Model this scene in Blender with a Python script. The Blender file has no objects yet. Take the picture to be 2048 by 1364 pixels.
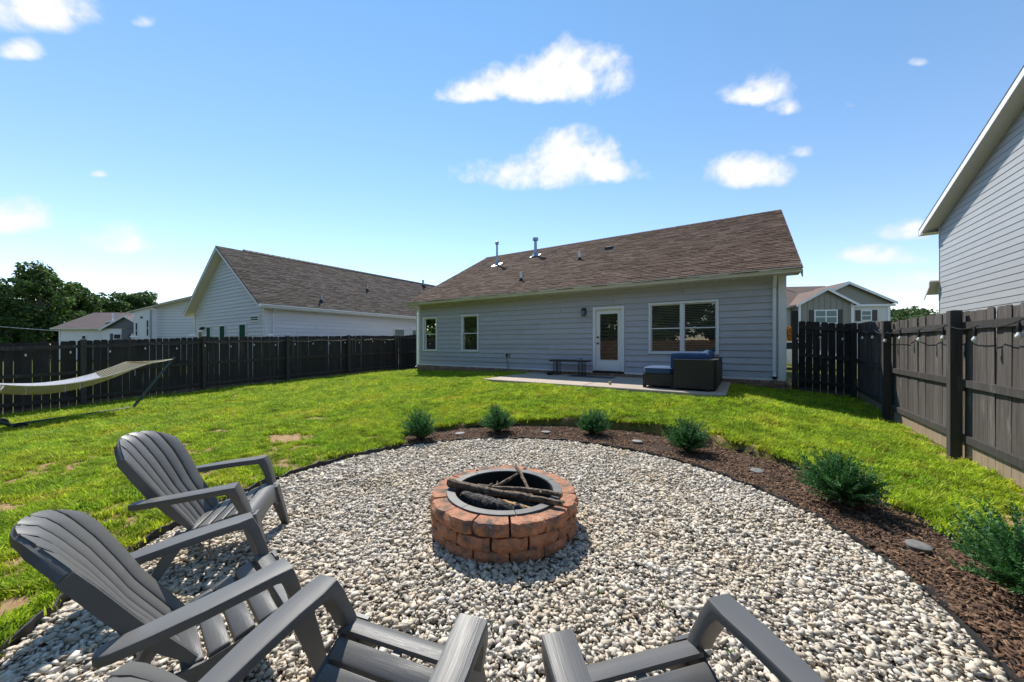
import bpy, bmesh, math, random
import numpy as np
from mathutils import Vector, Matrix
R = math.radians
random.seed(7); rng = np.random.default_rng(7)
scene = bpy.context.scene
COL = scene.collection

# ------------------------------------------------------------------ camera
TH = R(32.9); CT, ST = math.cos(TH), math.sin(TH); F = 720.0
CAMZ = 1.40; GZ = -0.10            # eye height; gravel level
cam = bpy.data.objects.new('camera', bpy.data.cameras.new('camera')); COL.objects.link(cam)
cam.location = (0, 0, CAMZ); cam.rotation_euler = (R(90), 0, TH)
cam.data.sensor_width = 36; cam.data.lens = 36 * F / 2048
cam.data.shift_y = 6 / 2048; cam.data.clip_start = 0.02; cam.data.clip_end = 3000
scene.camera = cam
def W(X, Y):                        # right of the eye, ahead of the eye -> plan position (plan axes follow the house)
    return (CT * X - ST * Y, ST * X + CT * Y)

# ------------------------------------------------------------------ sun, sky, exposure
SUN_EL = R(49)
dX, dY = 0.29, -0.957               # way the light travels on the ground, seen from the eye
du, dv = CT * dX - ST * dY, ST * dX + CT * dY
n_ = math.hypot(du, dv); du /= n_; dv /= n_
sun = bpy.data.objects.new('sun', bpy.data.lights.new('sun', 'SUN')); COL.objects.link(sun)
ldir = Vector((du * math.cos(SUN_EL), dv * math.cos(SUN_EL), -math.sin(SUN_EL)))
sun.rotation_euler = ldir.to_track_quat('-Z', 'Y').to_euler(); sun.location = (0, 0, 30)
sun.data.energy = 2.65; sun.data.angle = R(0.53); sun.data.color = (1.0, 0.94, 0.84)
world = bpy.data.worlds.new('World'); scene.world = world; world.use_nodes = True
scene.view_settings.view_transform = 'Standard'; scene.view_settings.look = 'None'
scene.view_settings.gamma = 1.0; scene.view_settings.exposure = 1.24
scene.render.film_transparent = False
scene.cycles.max_bounces = 6; scene.cycles.diffuse_bounces = 3; scene.cycles.glossy_bounces = 3
scene.cycles.transparent_max_bounces = 12; scene.cycles.sample_clamp_indirect = 6
scene.cycles.use_denoising = True

def build_world():
    nt = world.node_tree; N = nt.nodes; L = nt.links; N.clear()
    out = N.new('ShaderNodeOutputWorld'); bg = N.new('ShaderNodeBackground')
    sky = N.new('ShaderNodeTexSky'); sky.sky_type = 'NISHITA'; sky.sun_disc = False
    sky.sun_elevation = SUN_EL; sky.sun_rotation = math.atan2(-du, -dv)
    sky.air_density = 1.0; sky.dust_density = 0.0; sky.ozone_density = 1.6; sky.altitude = 200
    def M(op, a, b=None, c=None, clamp=False):
        m = N.new('ShaderNodeMath'); m.operation = op; m.use_clamp = clamp
        for i, x in enumerate((a, b, c)):
            if x is None: continue
            if isinstance(x, (int, float)): m.inputs[i].default_value = x
            else: L.new(x, m.inputs[i])
        return m.outputs[0]
    tc = N.new('ShaderNodeTexCoord'); sep = N.new('ShaderNodeSeparateXYZ'); L.new(tc.outputs['Generated'], sep.inputs[0])
    x, y, z = sep.outputs
    az = M('ARCTAN2', x, y)                               # compass angle, 0 along +Y
    hyp = M('SQRT', M('ADD', M('MULTIPLY', x, x), M('MULTIPLY', y, y)))
    el = M('ARCTAN2', z, hyp)
    def noise(scale, detail, rough, off=0.0):
        n = N.new('ShaderNodeTexNoise'); n.inputs['Scale'].default_value = scale
        n.inputs['Detail'].default_value = detail; n.inputs['Roughness'].default_value = rough
        mp = N.new('ShaderNodeMapping'); mp.inputs['Location'].default_value = (off, off * .7, 0)
        mp.inputs['Scale'].default_value = (1, 1, 1.15)
        L.new(tc.outputs['Generated'], mp.inputs[0]); L.new(mp.outputs[0], n.inputs['Vector']); return n.outputs['Fac']
    n1 = noise(6.5, 5, .55); n2 = noise(24.0, 5, .6, 3.0)
    nn = M('ADD', M('MULTIPLY', M('SUBTRACT', n1, .5), 2.3), M('MULTIPLY', M('SUBTRACT', n2, .5), 1.5))
    # cumulus: (compass angle, height angle, half width, half height) in degrees, all round the sky
    def A(px, py, w, h, d=1.0): return ((px - 1024) / F, (688 - py) / F, w / F, h / F, d)
    xc = M('ADD', M('MULTIPLY', x, CT), M('MULTIPLY', y, ST)); yc = M('SUBTRACT', M('MULTIPLY', y, CT), M('MULTIPLY', x, ST)); ys = M('MAXIMUM', yc, .05)
    Pp = M('DIVIDE', xc, ys); Qq = M('DIVIDE', z, ys)
    cl = [A(1150, 165, 130, 88), A(1060, 180, 190, 56), A(950, 190, 90, 40), A(1140, 335, 120, 88), A(1050, 355, 200, 56), A(1215, 350, 90, 40), A(1535, 185, 76, 66), A(1495, 195, 80, 40), A(1565, 215, 50, 40, .8), A(1495, 350, 100, 56), A(1608, 306, 42, 26, .62),
          A(70, 25, 170, 95), A(45, 105, 60, 40, .9), A(25, 445, 110, 62), A(235, 490, 100, 50), A(330, 600, 130, 26, .7), A(20, 560, 90, 28, .7), A(1760, 517, 130, 34, .8), A(1815, 468, 70, 38, .8),
          A(1850, 562, 100, 26, .7), A(1835, 125, 36, 20, .5), A(1695, 210, 38, 18, .45), A(640, 662, 300, 18, .5), A(1700, 640, 200, 16, .5), A(285, 45, 40, 30, .5), A(195, 350, 26, 14, .4)]
    acc = None
    def blob(da, de, d):
        global_de = M('MAXIMUM', de, M('MULTIPLY', de, -2.0))   # flatter undersides
        return M('SUBTRACT', 1.0 * d, M('ADD', M('MULTIPLY', da, da), M('MULTIPLY', global_de, global_de)))
    for a, e, w, h, d in cl:
        m = blob(M('DIVIDE', M('SUBTRACT', Pp, a), w), M('DIVIDE', M('SUBTRACT', Qq, e), h), d)
        acc = m if acc is None else M('MAXIMUM', acc, m)
    acc = M('SUBTRACT', acc, M('MULTIPLY', M('LESS_THAN', yc, .2), 9.0))
    for k in range(14):                                   # the same kind of scattered cloud over the rest of the sky
        a = R(random.uniform(75, 285)) - TH; a = (a + math.pi) % (2 * math.pi) - math.pi; e = R(random.uniform(8, 48)); w = R(random.uniform(5, 14)); h = R(random.uniform(2.5, 5.5))
        acc = M('MAXIMUM', acc, blob(M('DIVIDE', M('WRAP', M('SUBTRACT', az, a), math.pi, -math.pi), w), M('DIVIDE', M('SUBTRACT', el, e), h), 1.0))
    acc = M('MAXIMUM', acc, -2.2)
    dens = M('ADD', acc, nn)
    mr = N.new('ShaderNodeMapRange'); mr.interpolation_type = 'SMOOTHSTEP'
    mr.inputs['From Min'].default_value = .0; mr.inputs['From Max'].default_value = 1.0
    L.new(dens, mr.inputs['Value'])
    cov = M('MULTIPLY', mr.outputs[0], M('GREATER_THAN', z, 0.0))
    cov = M('MULTIPLY', cov, .97)
    hsv = N.new('ShaderNodeHueSaturation'); hsv.inputs['Saturation'].default_value = 1.10
    hsv.inputs['Hue'].default_value = 0.497
    L.new(sky.outputs[0], hsv.inputs['Color'])
    mix = N.new('ShaderNodeMix'); mix.data_type = 'RGBA'
    tint = N.new('ShaderNodeVectorMath'); tint.operation = 'MULTIPLY'; tint.inputs[1].default_value = (.90, .93, .86); L.new(hsv.outputs[0], tint.inputs[0])
    low = N.new('ShaderNodeMix'); low.data_type = 'RGBA'; low.inputs['A'].default_value = (.88, .745, .74, 1); low.inputs['B'].default_value = (.77, .81, .77, 1)   # paler, less green air towards the horizon, all round
    hr = N.new('ShaderNodeMapRange'); hr.inputs['From Max'].default_value = R(45); hr.clamp = True; L.new(el, hr.inputs['Value']); L.new(hr.outputs[0], low.inputs['Factor']); L.new(low.outputs['Result'], tint.inputs[1])
    L.new(cov, mix.inputs['Factor']); L.new(tint.outputs[0], mix.inputs['A']); cr = N.new('ShaderNodeValToRGB'); e = cr.color_ramp.elements; e[0].position = .25; e[0].color = (.80, .83, .90, 1); e[1].position = .8; e[1].color = (1, 1, 1, 1); L.new(M('MULTIPLY', dens, .6), cr.inputs[0])
    sc = N.new('ShaderNodeVectorMath'); sc.operation = 'SCALE'; sc.inputs['Scale'].default_value = 4.3; L.new(cr.outputs[0], sc.inputs[0]); L.new(sc.outputs[0], mix.inputs['B'])
    L.new(mix.outputs['Result'], bg.inputs['Color']); bg.inputs['Strength'].default_value = 0.113
    L.new(bg.outputs[0], out.inputs[0])
build_world()
world.cycles.sampling_method = 'MANUAL'; world.cycles.sample_map_resolution = 256

# ------------------------------------------------------------------ materials
MATS = {}
def mat(name, col, rough=.6, var=0.0, noise=None, bump=None, col2=None, island=0.0, metallic=0.0, spec=.5, ramp=None,
        stretch=(1, 1, 1), translucent=0.0, streak=None):
    """col base colour; noise=(scale, contrast) mixes towards col2; var: per-object value change; island: per-piece change"""
    m = bpy.data.materials.new(name); MATS[name] = m; m.use_nodes = True
    nt = m.node_tree; N = nt.nodes; L = nt.links
    b = N['Principled BSDF']; b.inputs['Roughness'].default_value = rough; b.inputs['Metallic'].default_value = metallic
    b.inputs['Specular IOR Level'].default_value = spec
    tc = N.new('ShaderNodeTexCoord'); oi = N.new('ShaderNodeObjectInfo')
    mp = N.new('ShaderNodeMapping'); mp.inputs['Scale'].default_value = stretch
    L.new(tc.outputs['Object'], mp.inputs[0])
    ad = N.new('ShaderNodeVectorMath'); ad.operation = 'ADD'
    sc = N.new('ShaderNodeVectorMath'); sc.operation = 'SCALE'; sc.inputs[0].default_value = (17, 9, 5); L.new(oi.outputs['Random'], sc.inputs['Scale'])
    L.new(mp.outputs[0], ad.inputs[0]); L.new(sc.outputs[0], ad.inputs[1])
    vec = ad.outputs[0]
    c = N.new('ShaderNodeRGB'); c.outputs[0].default_value = (*col, 1); cur = c.outputs[0]
    if ramp:
        ge = N.new('ShaderNodeNewGeometry'); cr = N.new('ShaderNodeValToRGB')
        els = cr.color_ramp.elements
        while len(els) < len(ramp): els.new(0.5)
        for e, (p, cc) in zip(els, ramp): e.position = p; e.color = (*cc, 1)
        cr.color_ramp.interpolation = 'LINEAR'
        L.new(ge.outputs['Random Per Island'], cr.inputs[0]); cur = cr.outputs[0]
    def tex(scale, detail=6, rough_=.6):
        n = N.new('ShaderNodeTexNoise'); n.inputs['Scale'].default_value = scale; n.inputs['Detail'].default_value = detail
        n.inputs['Roughness'].default_value = rough_; L.new(vec, n.inputs['Vector']); return n.outputs['Fac']
    if noise:
        s, k = noise
        mr = N.new('ShaderNodeMapRange'); mr.inputs['From Min'].default_value = .5 - .5 / max(k, .01) * .5; mr.inputs['From Max'].default_value = .5 + .5 / max(k, .01) * .5
        L.new(tex(s), mr.inputs['Value'])
        mx = N.new('ShaderNodeMix'); mx.data_type = 'RGBA'; L.new(mr.outputs[0], mx.inputs['Factor'])
        L.new(cur, mx.inputs['A']); mx.inputs['B'].default_value = (*(col2 or tuple(x * .6 for x in col)), 1); cur = mx.outputs['Result']
    if streak:                                             # (stretch xyz, scale, low, high): long fine grain
        mp2 = N.new('ShaderNodeMapping'); mp2.inputs['Scale'].default_value = streak[0]; L.new(vec, mp2.inputs[0])
        n = N.new('ShaderNodeTexNoise'); n.inputs['Scale'].default_value = streak[1]; n.inputs['Detail'].default_value = 5; L.new(mp2.outputs[0], n.inputs['Vector'])
        mr = N.new('ShaderNodeMapRange'); mr.inputs['From Min'].default_value = .3; mr.inputs['From Max'].default_value = .7
        mr.inputs['To Min'].default_value = streak[2]; mr.inputs['To Max'].default_value = streak[3]; L.new(n.outputs['Fac'], mr.inputs['Value'])
        s = N.new('ShaderNodeVectorMath'); s.operation = 'SCALE'; L.new(cur, s.inputs[0]); L.new(mr.outputs[0], s.inputs['Scale']); cur = s.outputs[0]
        m['_streak'] = 1; streak_out = n.outputs['Fac']
    if var or island:
        mm = N.new('ShaderNodeMapRange'); v = max(var, island); mm.inputs['To Min'].default_value = 1 - v; mm.inputs['To Max'].default_value = 1 + v
        if island:
            ge = N.new('ShaderNodeNewGeometry'); L.new(ge.outputs['Random Per Island'], mm.inputs['Value'])
        else: L.new(oi.outputs['Random'], mm.inputs['Value'])
        s = N.new('ShaderNodeVectorMath'); s.operation = 'SCALE'; L.new(cur, s.inputs[0]); L.new(mm.outputs[0], s.inputs['Scale']); cur = s.outputs[0]
    L.new(cur, b.inputs['Base Color'])
    if bump:
        s, k, dist = bump
        bp = N.new('ShaderNodeBump'); bp.inputs['Strength'].default_value = k; bp.inputs['Distance'].default_value = dist
        L.new(streak_out if s == 'streak' else tex(s, 5), bp.inputs['Height']); L.new(bp.outputs[0], b.inputs['Normal'])
    if translucent:
        tr = N.new('ShaderNodeBsdfTranslucent'); ms = N.new('ShaderNodeMixShader'); ms.inputs[0].default_value = translucent
        L.new(cur, tr.inputs['Color']); L.new(b.outputs[0], ms.inputs[1]); L.new(tr.outputs[0], ms.inputs[2])
        L.new(ms.outputs[0], N['Material Output'].inputs['Surface'])
    m['_col'] = 0
    return m
def glass_mat(name, tint=(.75, .8, .78), fac=.22, rough=.01):
    m = bpy.data.materials.new(name); m.use_nodes = True; N = m.node_tree.nodes; L = m.node_tree.links
    N.remove(N['Principled BSDF'])
    t = N.new('ShaderNodeBsdfTransparent'); t.inputs[0].default_value = (*tint, 1)
    g = N.new('ShaderNodeBsdfGlossy'); g.inputs['Roughness'].default_value = rough
    fr = N.new('ShaderNodeFresnel'); fr.inputs['IOR'].default_value = 1.5
    mr = N.new('ShaderNodeMath'); mr.operation = 'ADD'; mr.inputs[1].default_value = fac; mr.use_clamp = True; L.new(fr.outputs[0], mr.inputs[0])
    ms = N.new('ShaderNodeMixShader'); L.new(mr.outputs[0], ms.inputs[0]); L.new(t.outputs[0], ms.inputs[1]); L.new(g.outputs[0], ms.inputs[2])
    L.new(ms.outputs[0], N['Material Output'].inputs[0]); return m

mat('siding', (.455, .455, .495), .62, var=.05, noise=(3.0, 1.5), col2=(.42, .42, .46), bump=('streak', .25, .002), streak=((.6, 8, 40), 3.0, .96, 1.04))
mat('siding_pale', (.73, .74, .78), .6, var=.04, noise=(2.0, 1.5), col2=(.69, .70, .74))
mat('siding_white', (.78, .79, .82), .6, var=.04, noise=(1.0, 1.5), col2=(.74, .75, .78))
mat('siding_grey', (.35, .365, .38), .6, var=.04, noise=(1.2, 1.5), col2=(.32, .335, .35))
mat('siding_cream', (.62, .61, .56), .65, var=.03)
mat('olive_board', (.27, .26, .22), .7, var=.08)
mat('slate_board', (.13, .14, .155), .7, var=.08)
mat('trim_white', (.80, .80, .80), .5, noise=(2.5, 1.2), col2=(.72, .73, .74))
mat('trim_cream', (.66, .62, .52), .5, noise=(1.5, 1.4), col2=(.58, .54, .45))
mat('soffit', (.70, .66, .55), .6)
mat('door_white', (.80, .81, .82), .45)
mat('shingle', (.20, .14, .11), .95, spec=.1, island=.0, ramp=[(0, (.084, .053, .039)), (.35, (.110, .072, .054)), (.7, (.134, .090, .069)), (1, (.165, .116, .092))], bump=(180, .5, .004))
mat('shingle_grey', (.2, .16, .13), .95, spec=.1, ramp=[(0, (.062, .050, .042)), (.35, (.084, .069, .059)), (.7, (.105, .088, .076)), (1, (.132, .112, .098))], bump=(180, .5, .004))
mat('roof_far', (.16, .105, .085), .9, noise=(1.5, 1.5), col2=(.125, .085, .07))
mat('roof_underlay', (.03, .027, .025), .9)
mat('roof_far_purple', (.115, .085, .085), .9, noise=(1.0, 1.5), col2=(.09, .068, .068))
mat('drip_edge', (.02, .018, .018), .6)
mat('brick', (.34, .20, .13), .85, var=.28, noise=(14, 1.6), col2=(.25, .155, .11), bump=(60, .4, .004))
mat('brick_island', (.34, .22, .15), .85, island=.3, noise=(14, 1.6), col2=(.25, .165, .12), bump=(60, .4, .004))
mat('mortar', (.30, .27, .23), .95, bump=(70, .4, .003))
mat('concrete', (.46, .375, .30), .85, noise=(2.2, 1.6), col2=(.38, .315, .255), bump=(120, .25, .002))
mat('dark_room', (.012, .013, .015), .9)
mat('blind', (.75, .76, .77), .6)
mat('glass', (1, 1, 1)); MATS['glass'] = glass_mat('window_glass', (.86, .9, .9), .03)
mat('glass_tree_mirror', (.045, .12, .075), .5, spec=0)  # reflection of trees painted in: matt green as the pane colour
mat('glass_dark', (.03, .04, .05), .4, spec=.05)
mat('glass_soft', (.16, .23, .22), .3, spec=.2)
mat('black_metal', (.012, .012, .014), .45)
mat('galvanised', (.36, .42, .48), .38, metallic=.7, noise=(8, 1.2), col2=(.28, .33, .38))
mat('pvc_white', (.78, .78, .76), .4)
mat('fence_stain', (.026, .025, .026), .8, var=.22)
mat('resin', (.120, .119, .118), .5, var=.06, spec=.4, streak=((1.5, 1.5, 1.5), 1, .9, 1.1))
mat('steel_ring', (.12, .118, .115), .55, noise=(9, 1.5), col2=(.085, .085, .088), metallic=.3)
mat('soot', (.008, .008, .008), .9)
mat('bark', (.27, .20, .14), .9, noise=(25, 2.0), col2=(.075, .052, .038), bump=(45, .9, .02), var=.15)
mat('char', (.018, .017, .018), .85, noise=(30, 2.5), col2=(.11, .10, .105), bump=(40, .9, .02))
mat('fresh_wood', (.5, .31, .12), .8, noise=(30, 2), col2=(.28, .16, .06), bump=(40, .6, .01))
mat('wicker', (.030, .026, .024), .5, noise=(60, 2), col2=(.014, .012, .011), bump=(120, .9, .012))
mat('cushion', (.035, .085, .19), .85, noise=(5, 1.2), col2=(.028, .07, .165), bump=(200, .25, .002))
mat('hammock_rope', (.60, .53, .40), .9, bump=(90, .6, .01), noise=(30, 1.5), col2=(.48, .42, .31))
mat('hammock_pad', (.52, .53, .58), .85, noise=(20, 1.6), col2=(.40, .41, .47), bump=(60, .5, .01))
mat('stand_steel', (.05, .075, .095), .4, metallic=.4)
mat('rubber', (.012, .012, .012), .8)
mat('edging', (.014, .014, .014), .55)
mat('disc', (.25, .245, .235), .8, noise=(20, 1.6), col2=(.14, .135, .125), var=.25)
mat('mulch_soil', (.075, .040, .024), .95, noise=(25, 2.0), col2=(.03, .017, .011), bump=(50, 1.0, .03))
mat('mulch', (.1, .05, .03), .9, ramp=[(0, (.035, .018, .012)), (.4, (.10, .052, .030)), (.75, (.16, .088, .05)), (1, (.26, .16, .09))])
mat('gravel_base', (.42, .37, .30), .95, noise=(60, 2), col2=(.16, .14, .115), bump=(60, 1, .03))
mat('gravel', (.6, .57, .5), .75, ramp=[(0, (.22, .20, .18)), (.08, (.40, .36, .31)), (.22, (.56, .43, .29)), (.36, (.68, .57, .43)), (.6, (.74, .66, .55)), (.82, (.78, .725, .64)), (.965, (.78, .75, .70)), (1, (.46, .27, .12))],
    noise=(45, 1.3), col2=(.47, .43, .37), bump=(90, .45, .006))
mat('leaf_tree', (.035, .075, .018), .6, ramp=[(0, (.022, .05, .014)), (.5, (.052, .11, .022)), (.85, (.095, .175, .03)), (1, (.16, .25, .04))], translucent=.35)
mat('leaf_hill', (.05, .10, .02), .7, ramp=[(0, (.030, .065, .018)), (.5, (.065, .12, .026)), (1, (.12, .18, .04))], translucent=.25)
mat('trunk', (.14, .125, .105), .9, noise=(8, 1.8), col2=(.075, .066, .055), bump=(12, .8, .05))
mat('juniper', (.03, .09, .055), .65, ramp=[(0, (.022, .085, .020)), (.45, (.048, .160, .036)), (.8, (.085, .25, .065)), (1, (.18, .34, .16))], translucent=.25)
mat('grass_blade', (.12, .2, .02), .6, spec=.12, ramp=[(0, (.15, .23, .014)), (.35, (.32, .47, .020)), (.7, (.50, .62, .030)), (.9, (.60, .64, .06)), (1, (.62, .49, .18))], translucent=.45, var=.28)
mat('weed_leaf', (.06, .17, .02), .6, translucent=.3)
mat('orange_leaf', (.5, .22, .03), .7, ramp=[(0, (.25, .14, .03)), (.6, (.5, .2, .03)), (1, (.6, .36, .05))], translucent=.3)
mat('rear_fence_wood', (.16, .085, .05), .85, island=.25)
mat('bulb', (.75, .74, .70), .1, spec=.8)
mat('rug', (.045, .05, .062), .95, noise=(40, 1.5), col2=(.07, .075, .085))
mat('ball', (.42, .34, .17), .9)
mat('car_paint', (.55, .57, .6), .25, metallic=.3)
mat('shutter', (.055, .045, .042), .6)
mat('shutter_blue', (.05, .065, .08), .6)

def lawn_material():
    m = bpy.data.materials.new('lawn_soil'); MATS['lawn_soil'] = m; m.use_nodes = True; N = m.node_tree.nodes; L = m.node_tree.links
    b = N['Principled BSDF']; b.inputs['Roughness'].default_value = .95; b.inputs['Specular IOR Level'].default_value = .1
    at = N.new('ShaderNodeAttribute'); at.attribute_name = 'bare'
    tc = N.new('ShaderNodeTexCoord')
    def nz(s, d=8):
        n = N.new('ShaderNodeTexNoise'); n.inputs['Scale'].default_value = s; n.inputs['Detail'].default_value = d; n.inputs['Roughness'].default_value = .65; L.new(tc.outputs['Object'], n.inputs['Vector']); return n.outputs['Fac']
    def mx(f, a, bb):
        x = N.new('ShaderNodeMix'); x.data_type = 'RGBA'; L.new(f, x.inputs['Factor'])
        for k, v in (('A', a), ('B', bb)):
            if isinstance(v, tuple): x.inputs[k].default_value = (*v, 1)
            else: L.new(v, x.inputs[k])
        return x.outputs['Result']
    def ran(f, lo, hi):
        r = N.new('ShaderNodeMapRange'); r.inputs['From Min'].default_value = lo; r.inputs['From Max'].default_value = hi; L.new(f, r.inputs['Value']); return r.outputs[0]
    soil = mx(ran(nz(9), .35, .65), (.30, .18, .09), (.44, .30, .17))
    thatch = mx(ran(nz(3.5), .4, .65), (.075, .105, .010), (.13, .125, .03))
    thatch = mx(ran(nz(60, 3), .45, .75), thatch, (.055, .05, .018))
    L.new(mx(at.outputs['Fac'], thatch, soil), b.inputs['Base Color'])
    bp = N.new('ShaderNodeBump'); bp.inputs['Strength'].default_value = .8; bp.inputs['Distance'].default_value = .02; L.new(nz(40), bp.inputs['Height']); L.new(bp.outputs[0], b.inputs['Normal'])
lawn_material()
def grass_patches():          # turf that is lusher here, yellower there
    m = MATS['grass_blade']; N = m.node_tree.nodes; L = m.node_tree.links; b = N['Principled BSDF']; src = b.inputs['Base Color'].links[0].from_socket
    g = N.new('ShaderNodeNewGeometry'); n = N.new('ShaderNodeTexNoise'); n.inputs['Scale'].default_value = 1.1; n.inputs['Detail'].default_value = 6; n.inputs['Roughness'].default_value = .7; L.new(g.outputs['Position'], n.inputs['Vector'])
    r = N.new('ShaderNodeValToRGB'); e = r.color_ramp.elements; e[0].position = .30; e[0].color = (.74, .60, .9, 1); e[1].position = .70; e[1].color = (1.22, .98, 1.2, 1); k = e.new(.40); k.color = (.62, .82, .8, 1); k = e.new(.55); k.color = (.95, 1.0, 1.0, 1); L.new(n.outputs['Fac'], r.inputs[0])
    mu = N.new('ShaderNodeMix'); mu.data_type = 'RGBA'; mu.blend_type = 'MULTIPLY'; mu.inputs['Factor'].default_value = 1; L.new(src, mu.inputs['A']); L.new(r.outputs[0], mu.inputs['B'])
    for nd in N:
        if nd.type == 'BSDF_TRANSLUCENT': L.new(mu.outputs['Result'], nd.inputs['Color'])
    n2 = N.new('ShaderNodeTexNoise'); n2.inputs['Scale'].default_value = 5.5; n2.inputs['Detail'].default_value = 5; n2.inputs['Roughness'].default_value = .7; L.new(g.outputs['Position'], n2.inputs['Vector'])
    q = N.new('ShaderNodeMapRange'); q.inputs['From Min'].default_value = .32; q.inputs['From Max'].default_value = .62; q.inputs['To Min'].default_value = .48; q.inputs['To Max'].default_value = 1.15; L.new(n2.outputs['Fac'], q.inputs['Value'])
    v = N.new('ShaderNodeVectorMath'); v.operation = 'SCALE'; L.new(mu.outputs['Result'], v.inputs[0]); L.new(q.outputs[0], v.inputs['Scale'])
    for nd in N:
        if nd.type == 'BSDF_TRANSLUCENT': L.new(v.outputs[0], nd.inputs['Color'])
    L.new(v.outputs[0], b.inputs['Base Color'])
grass_patches()
def gravel_drifts():
    m = MATS['gravel']; N = m.node_tree.nodes; L = m.node_tree.links; b = N['Principled BSDF']; src = b.inputs['Base Color'].links[0].from_socket
    tc = N.new('ShaderNodeTexCoord'); n = N.new('ShaderNodeTexNoise'); n.inputs['Scale'].default_value = 1.3; n.inputs['Detail'].default_value = 7; n.inputs['Roughness'].default_value = .72; L.new(tc.outputs['Object'], n.inputs['Vector'])
    r = N.new('ShaderNodeValToRGB'); e = r.color_ramp.elements; e[0].position = .36; e[0].color = (1.0, 1.0, 1.0, 1); e[1].position = .66; e[1].color = (.97, .90, .78, 1); k = e.new(.5); k.color = (1.0, .985, .95, 1); L.new(n.outputs['Fac'], r.inputs[0])
    mu = N.new('ShaderNodeMix'); mu.data_type = 'RGBA'; mu.blend_type = 'MULTIPLY'; mu.inputs['Factor'].default_value = 1; L.new(src, mu.inputs['A']); L.new(r.outputs[0], mu.inputs['B']); L.new(mu.outputs['Result'], b.inputs['Base Color'])
gravel_drifts()
def fence_material(name, paint, paint2, bare, split):
    """stained boards: long grain, worn pale streaks, the stain stops short of the ground (local z = height on the board)"""
    m = bpy.data.materials.new(name); MATS[name] = m; m.use_nodes = True; N = m.node_tree.nodes; L = m.node_tree.links
    b = N['Principled BSDF']; b.inputs['Roughness'].default_value = .72; b.inputs['Specular IOR Level'].default_value = .35
    tc = N.new('ShaderNodeTexCoord'); oi = N.new('ShaderNodeObjectInfo')
    sc = N.new('ShaderNodeVectorMath'); sc.operation = 'SCALE'; sc.inputs[0].default_value = (31, 17, 3); L.new(oi.outputs['Random'], sc.inputs['Scale'])
    ad = N.new('ShaderNodeVectorMath'); L.new(tc.outputs['Object'], ad.inputs[0]); L.new(sc.outputs[0], ad.inputs[1])
    def nz(st, s, d=6):
        mp = N.new('ShaderNodeMapping'); mp.inputs['Scale'].default_value = st; L.new(ad.outputs[0], mp.inputs[0])
        n = N.new('ShaderNodeTexNoise'); n.inputs['Scale'].default_value = s; n.inputs['Detail'].default_value = d; n.inputs['Roughness'].default_value = .65; L.new(mp.outputs[0], n.inputs['Vector']); return n.outputs['Fac']
    def ran(f, lo, hi, a=0, c=1):
        r = N.new('ShaderNodeMapRange'); r.inputs['From Min'].default_value = lo; r.inputs['From Max'].default_value = hi; r.inputs['To Min'].default_value = a; r.inputs['To Max'].default_value = c; L.new(f, r.inputs['Value']); return r.outputs[0]
    def mx(f, a, bb):
        x = N.new('ShaderNodeMix'); x.data_type = 'RGBA'; L.new(f, x.inputs['Factor'])
        for k, v in (('A', a), ('B', bb)):
            if isinstance(v, tuple): x.inputs[k].default_value = (*v, 1)
            else: L.new(v, x.inputs[k])
        return x.outputs['Result']
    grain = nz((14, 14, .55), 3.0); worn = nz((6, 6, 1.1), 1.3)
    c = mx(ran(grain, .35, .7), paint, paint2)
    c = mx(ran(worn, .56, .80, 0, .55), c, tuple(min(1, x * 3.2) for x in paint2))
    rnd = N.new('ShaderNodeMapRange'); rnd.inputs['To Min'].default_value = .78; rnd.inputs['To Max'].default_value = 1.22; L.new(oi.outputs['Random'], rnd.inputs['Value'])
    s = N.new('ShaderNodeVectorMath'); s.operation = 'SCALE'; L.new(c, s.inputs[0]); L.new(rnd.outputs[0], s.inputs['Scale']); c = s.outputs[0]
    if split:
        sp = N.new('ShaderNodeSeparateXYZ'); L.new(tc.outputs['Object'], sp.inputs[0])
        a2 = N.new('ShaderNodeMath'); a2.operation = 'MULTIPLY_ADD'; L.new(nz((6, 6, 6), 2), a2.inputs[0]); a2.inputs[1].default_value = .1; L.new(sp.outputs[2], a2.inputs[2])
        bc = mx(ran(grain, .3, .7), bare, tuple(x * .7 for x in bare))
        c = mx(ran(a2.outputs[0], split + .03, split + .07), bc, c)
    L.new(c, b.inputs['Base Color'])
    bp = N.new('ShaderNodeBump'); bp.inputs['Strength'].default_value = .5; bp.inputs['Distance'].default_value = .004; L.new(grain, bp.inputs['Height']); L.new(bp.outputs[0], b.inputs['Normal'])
fence_material('fence_board_sunny', (.056, .049, .045), (.118, .102, .093), (.34, .26, .185), .21)  # sunlit copy of the stain: paler colour, weathered grey-brown streaks
fence_material('fence_board_shaded', (.022, .020, .021), (.036, .033, .034), (.13, .105, .085), .12)  # shaded copy of the same stain: the shade is put into its colour
fence_material('fence_rail', (.036, .033, .032), (.068, .061, .057), (.2, .16, .12), 0)

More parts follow.
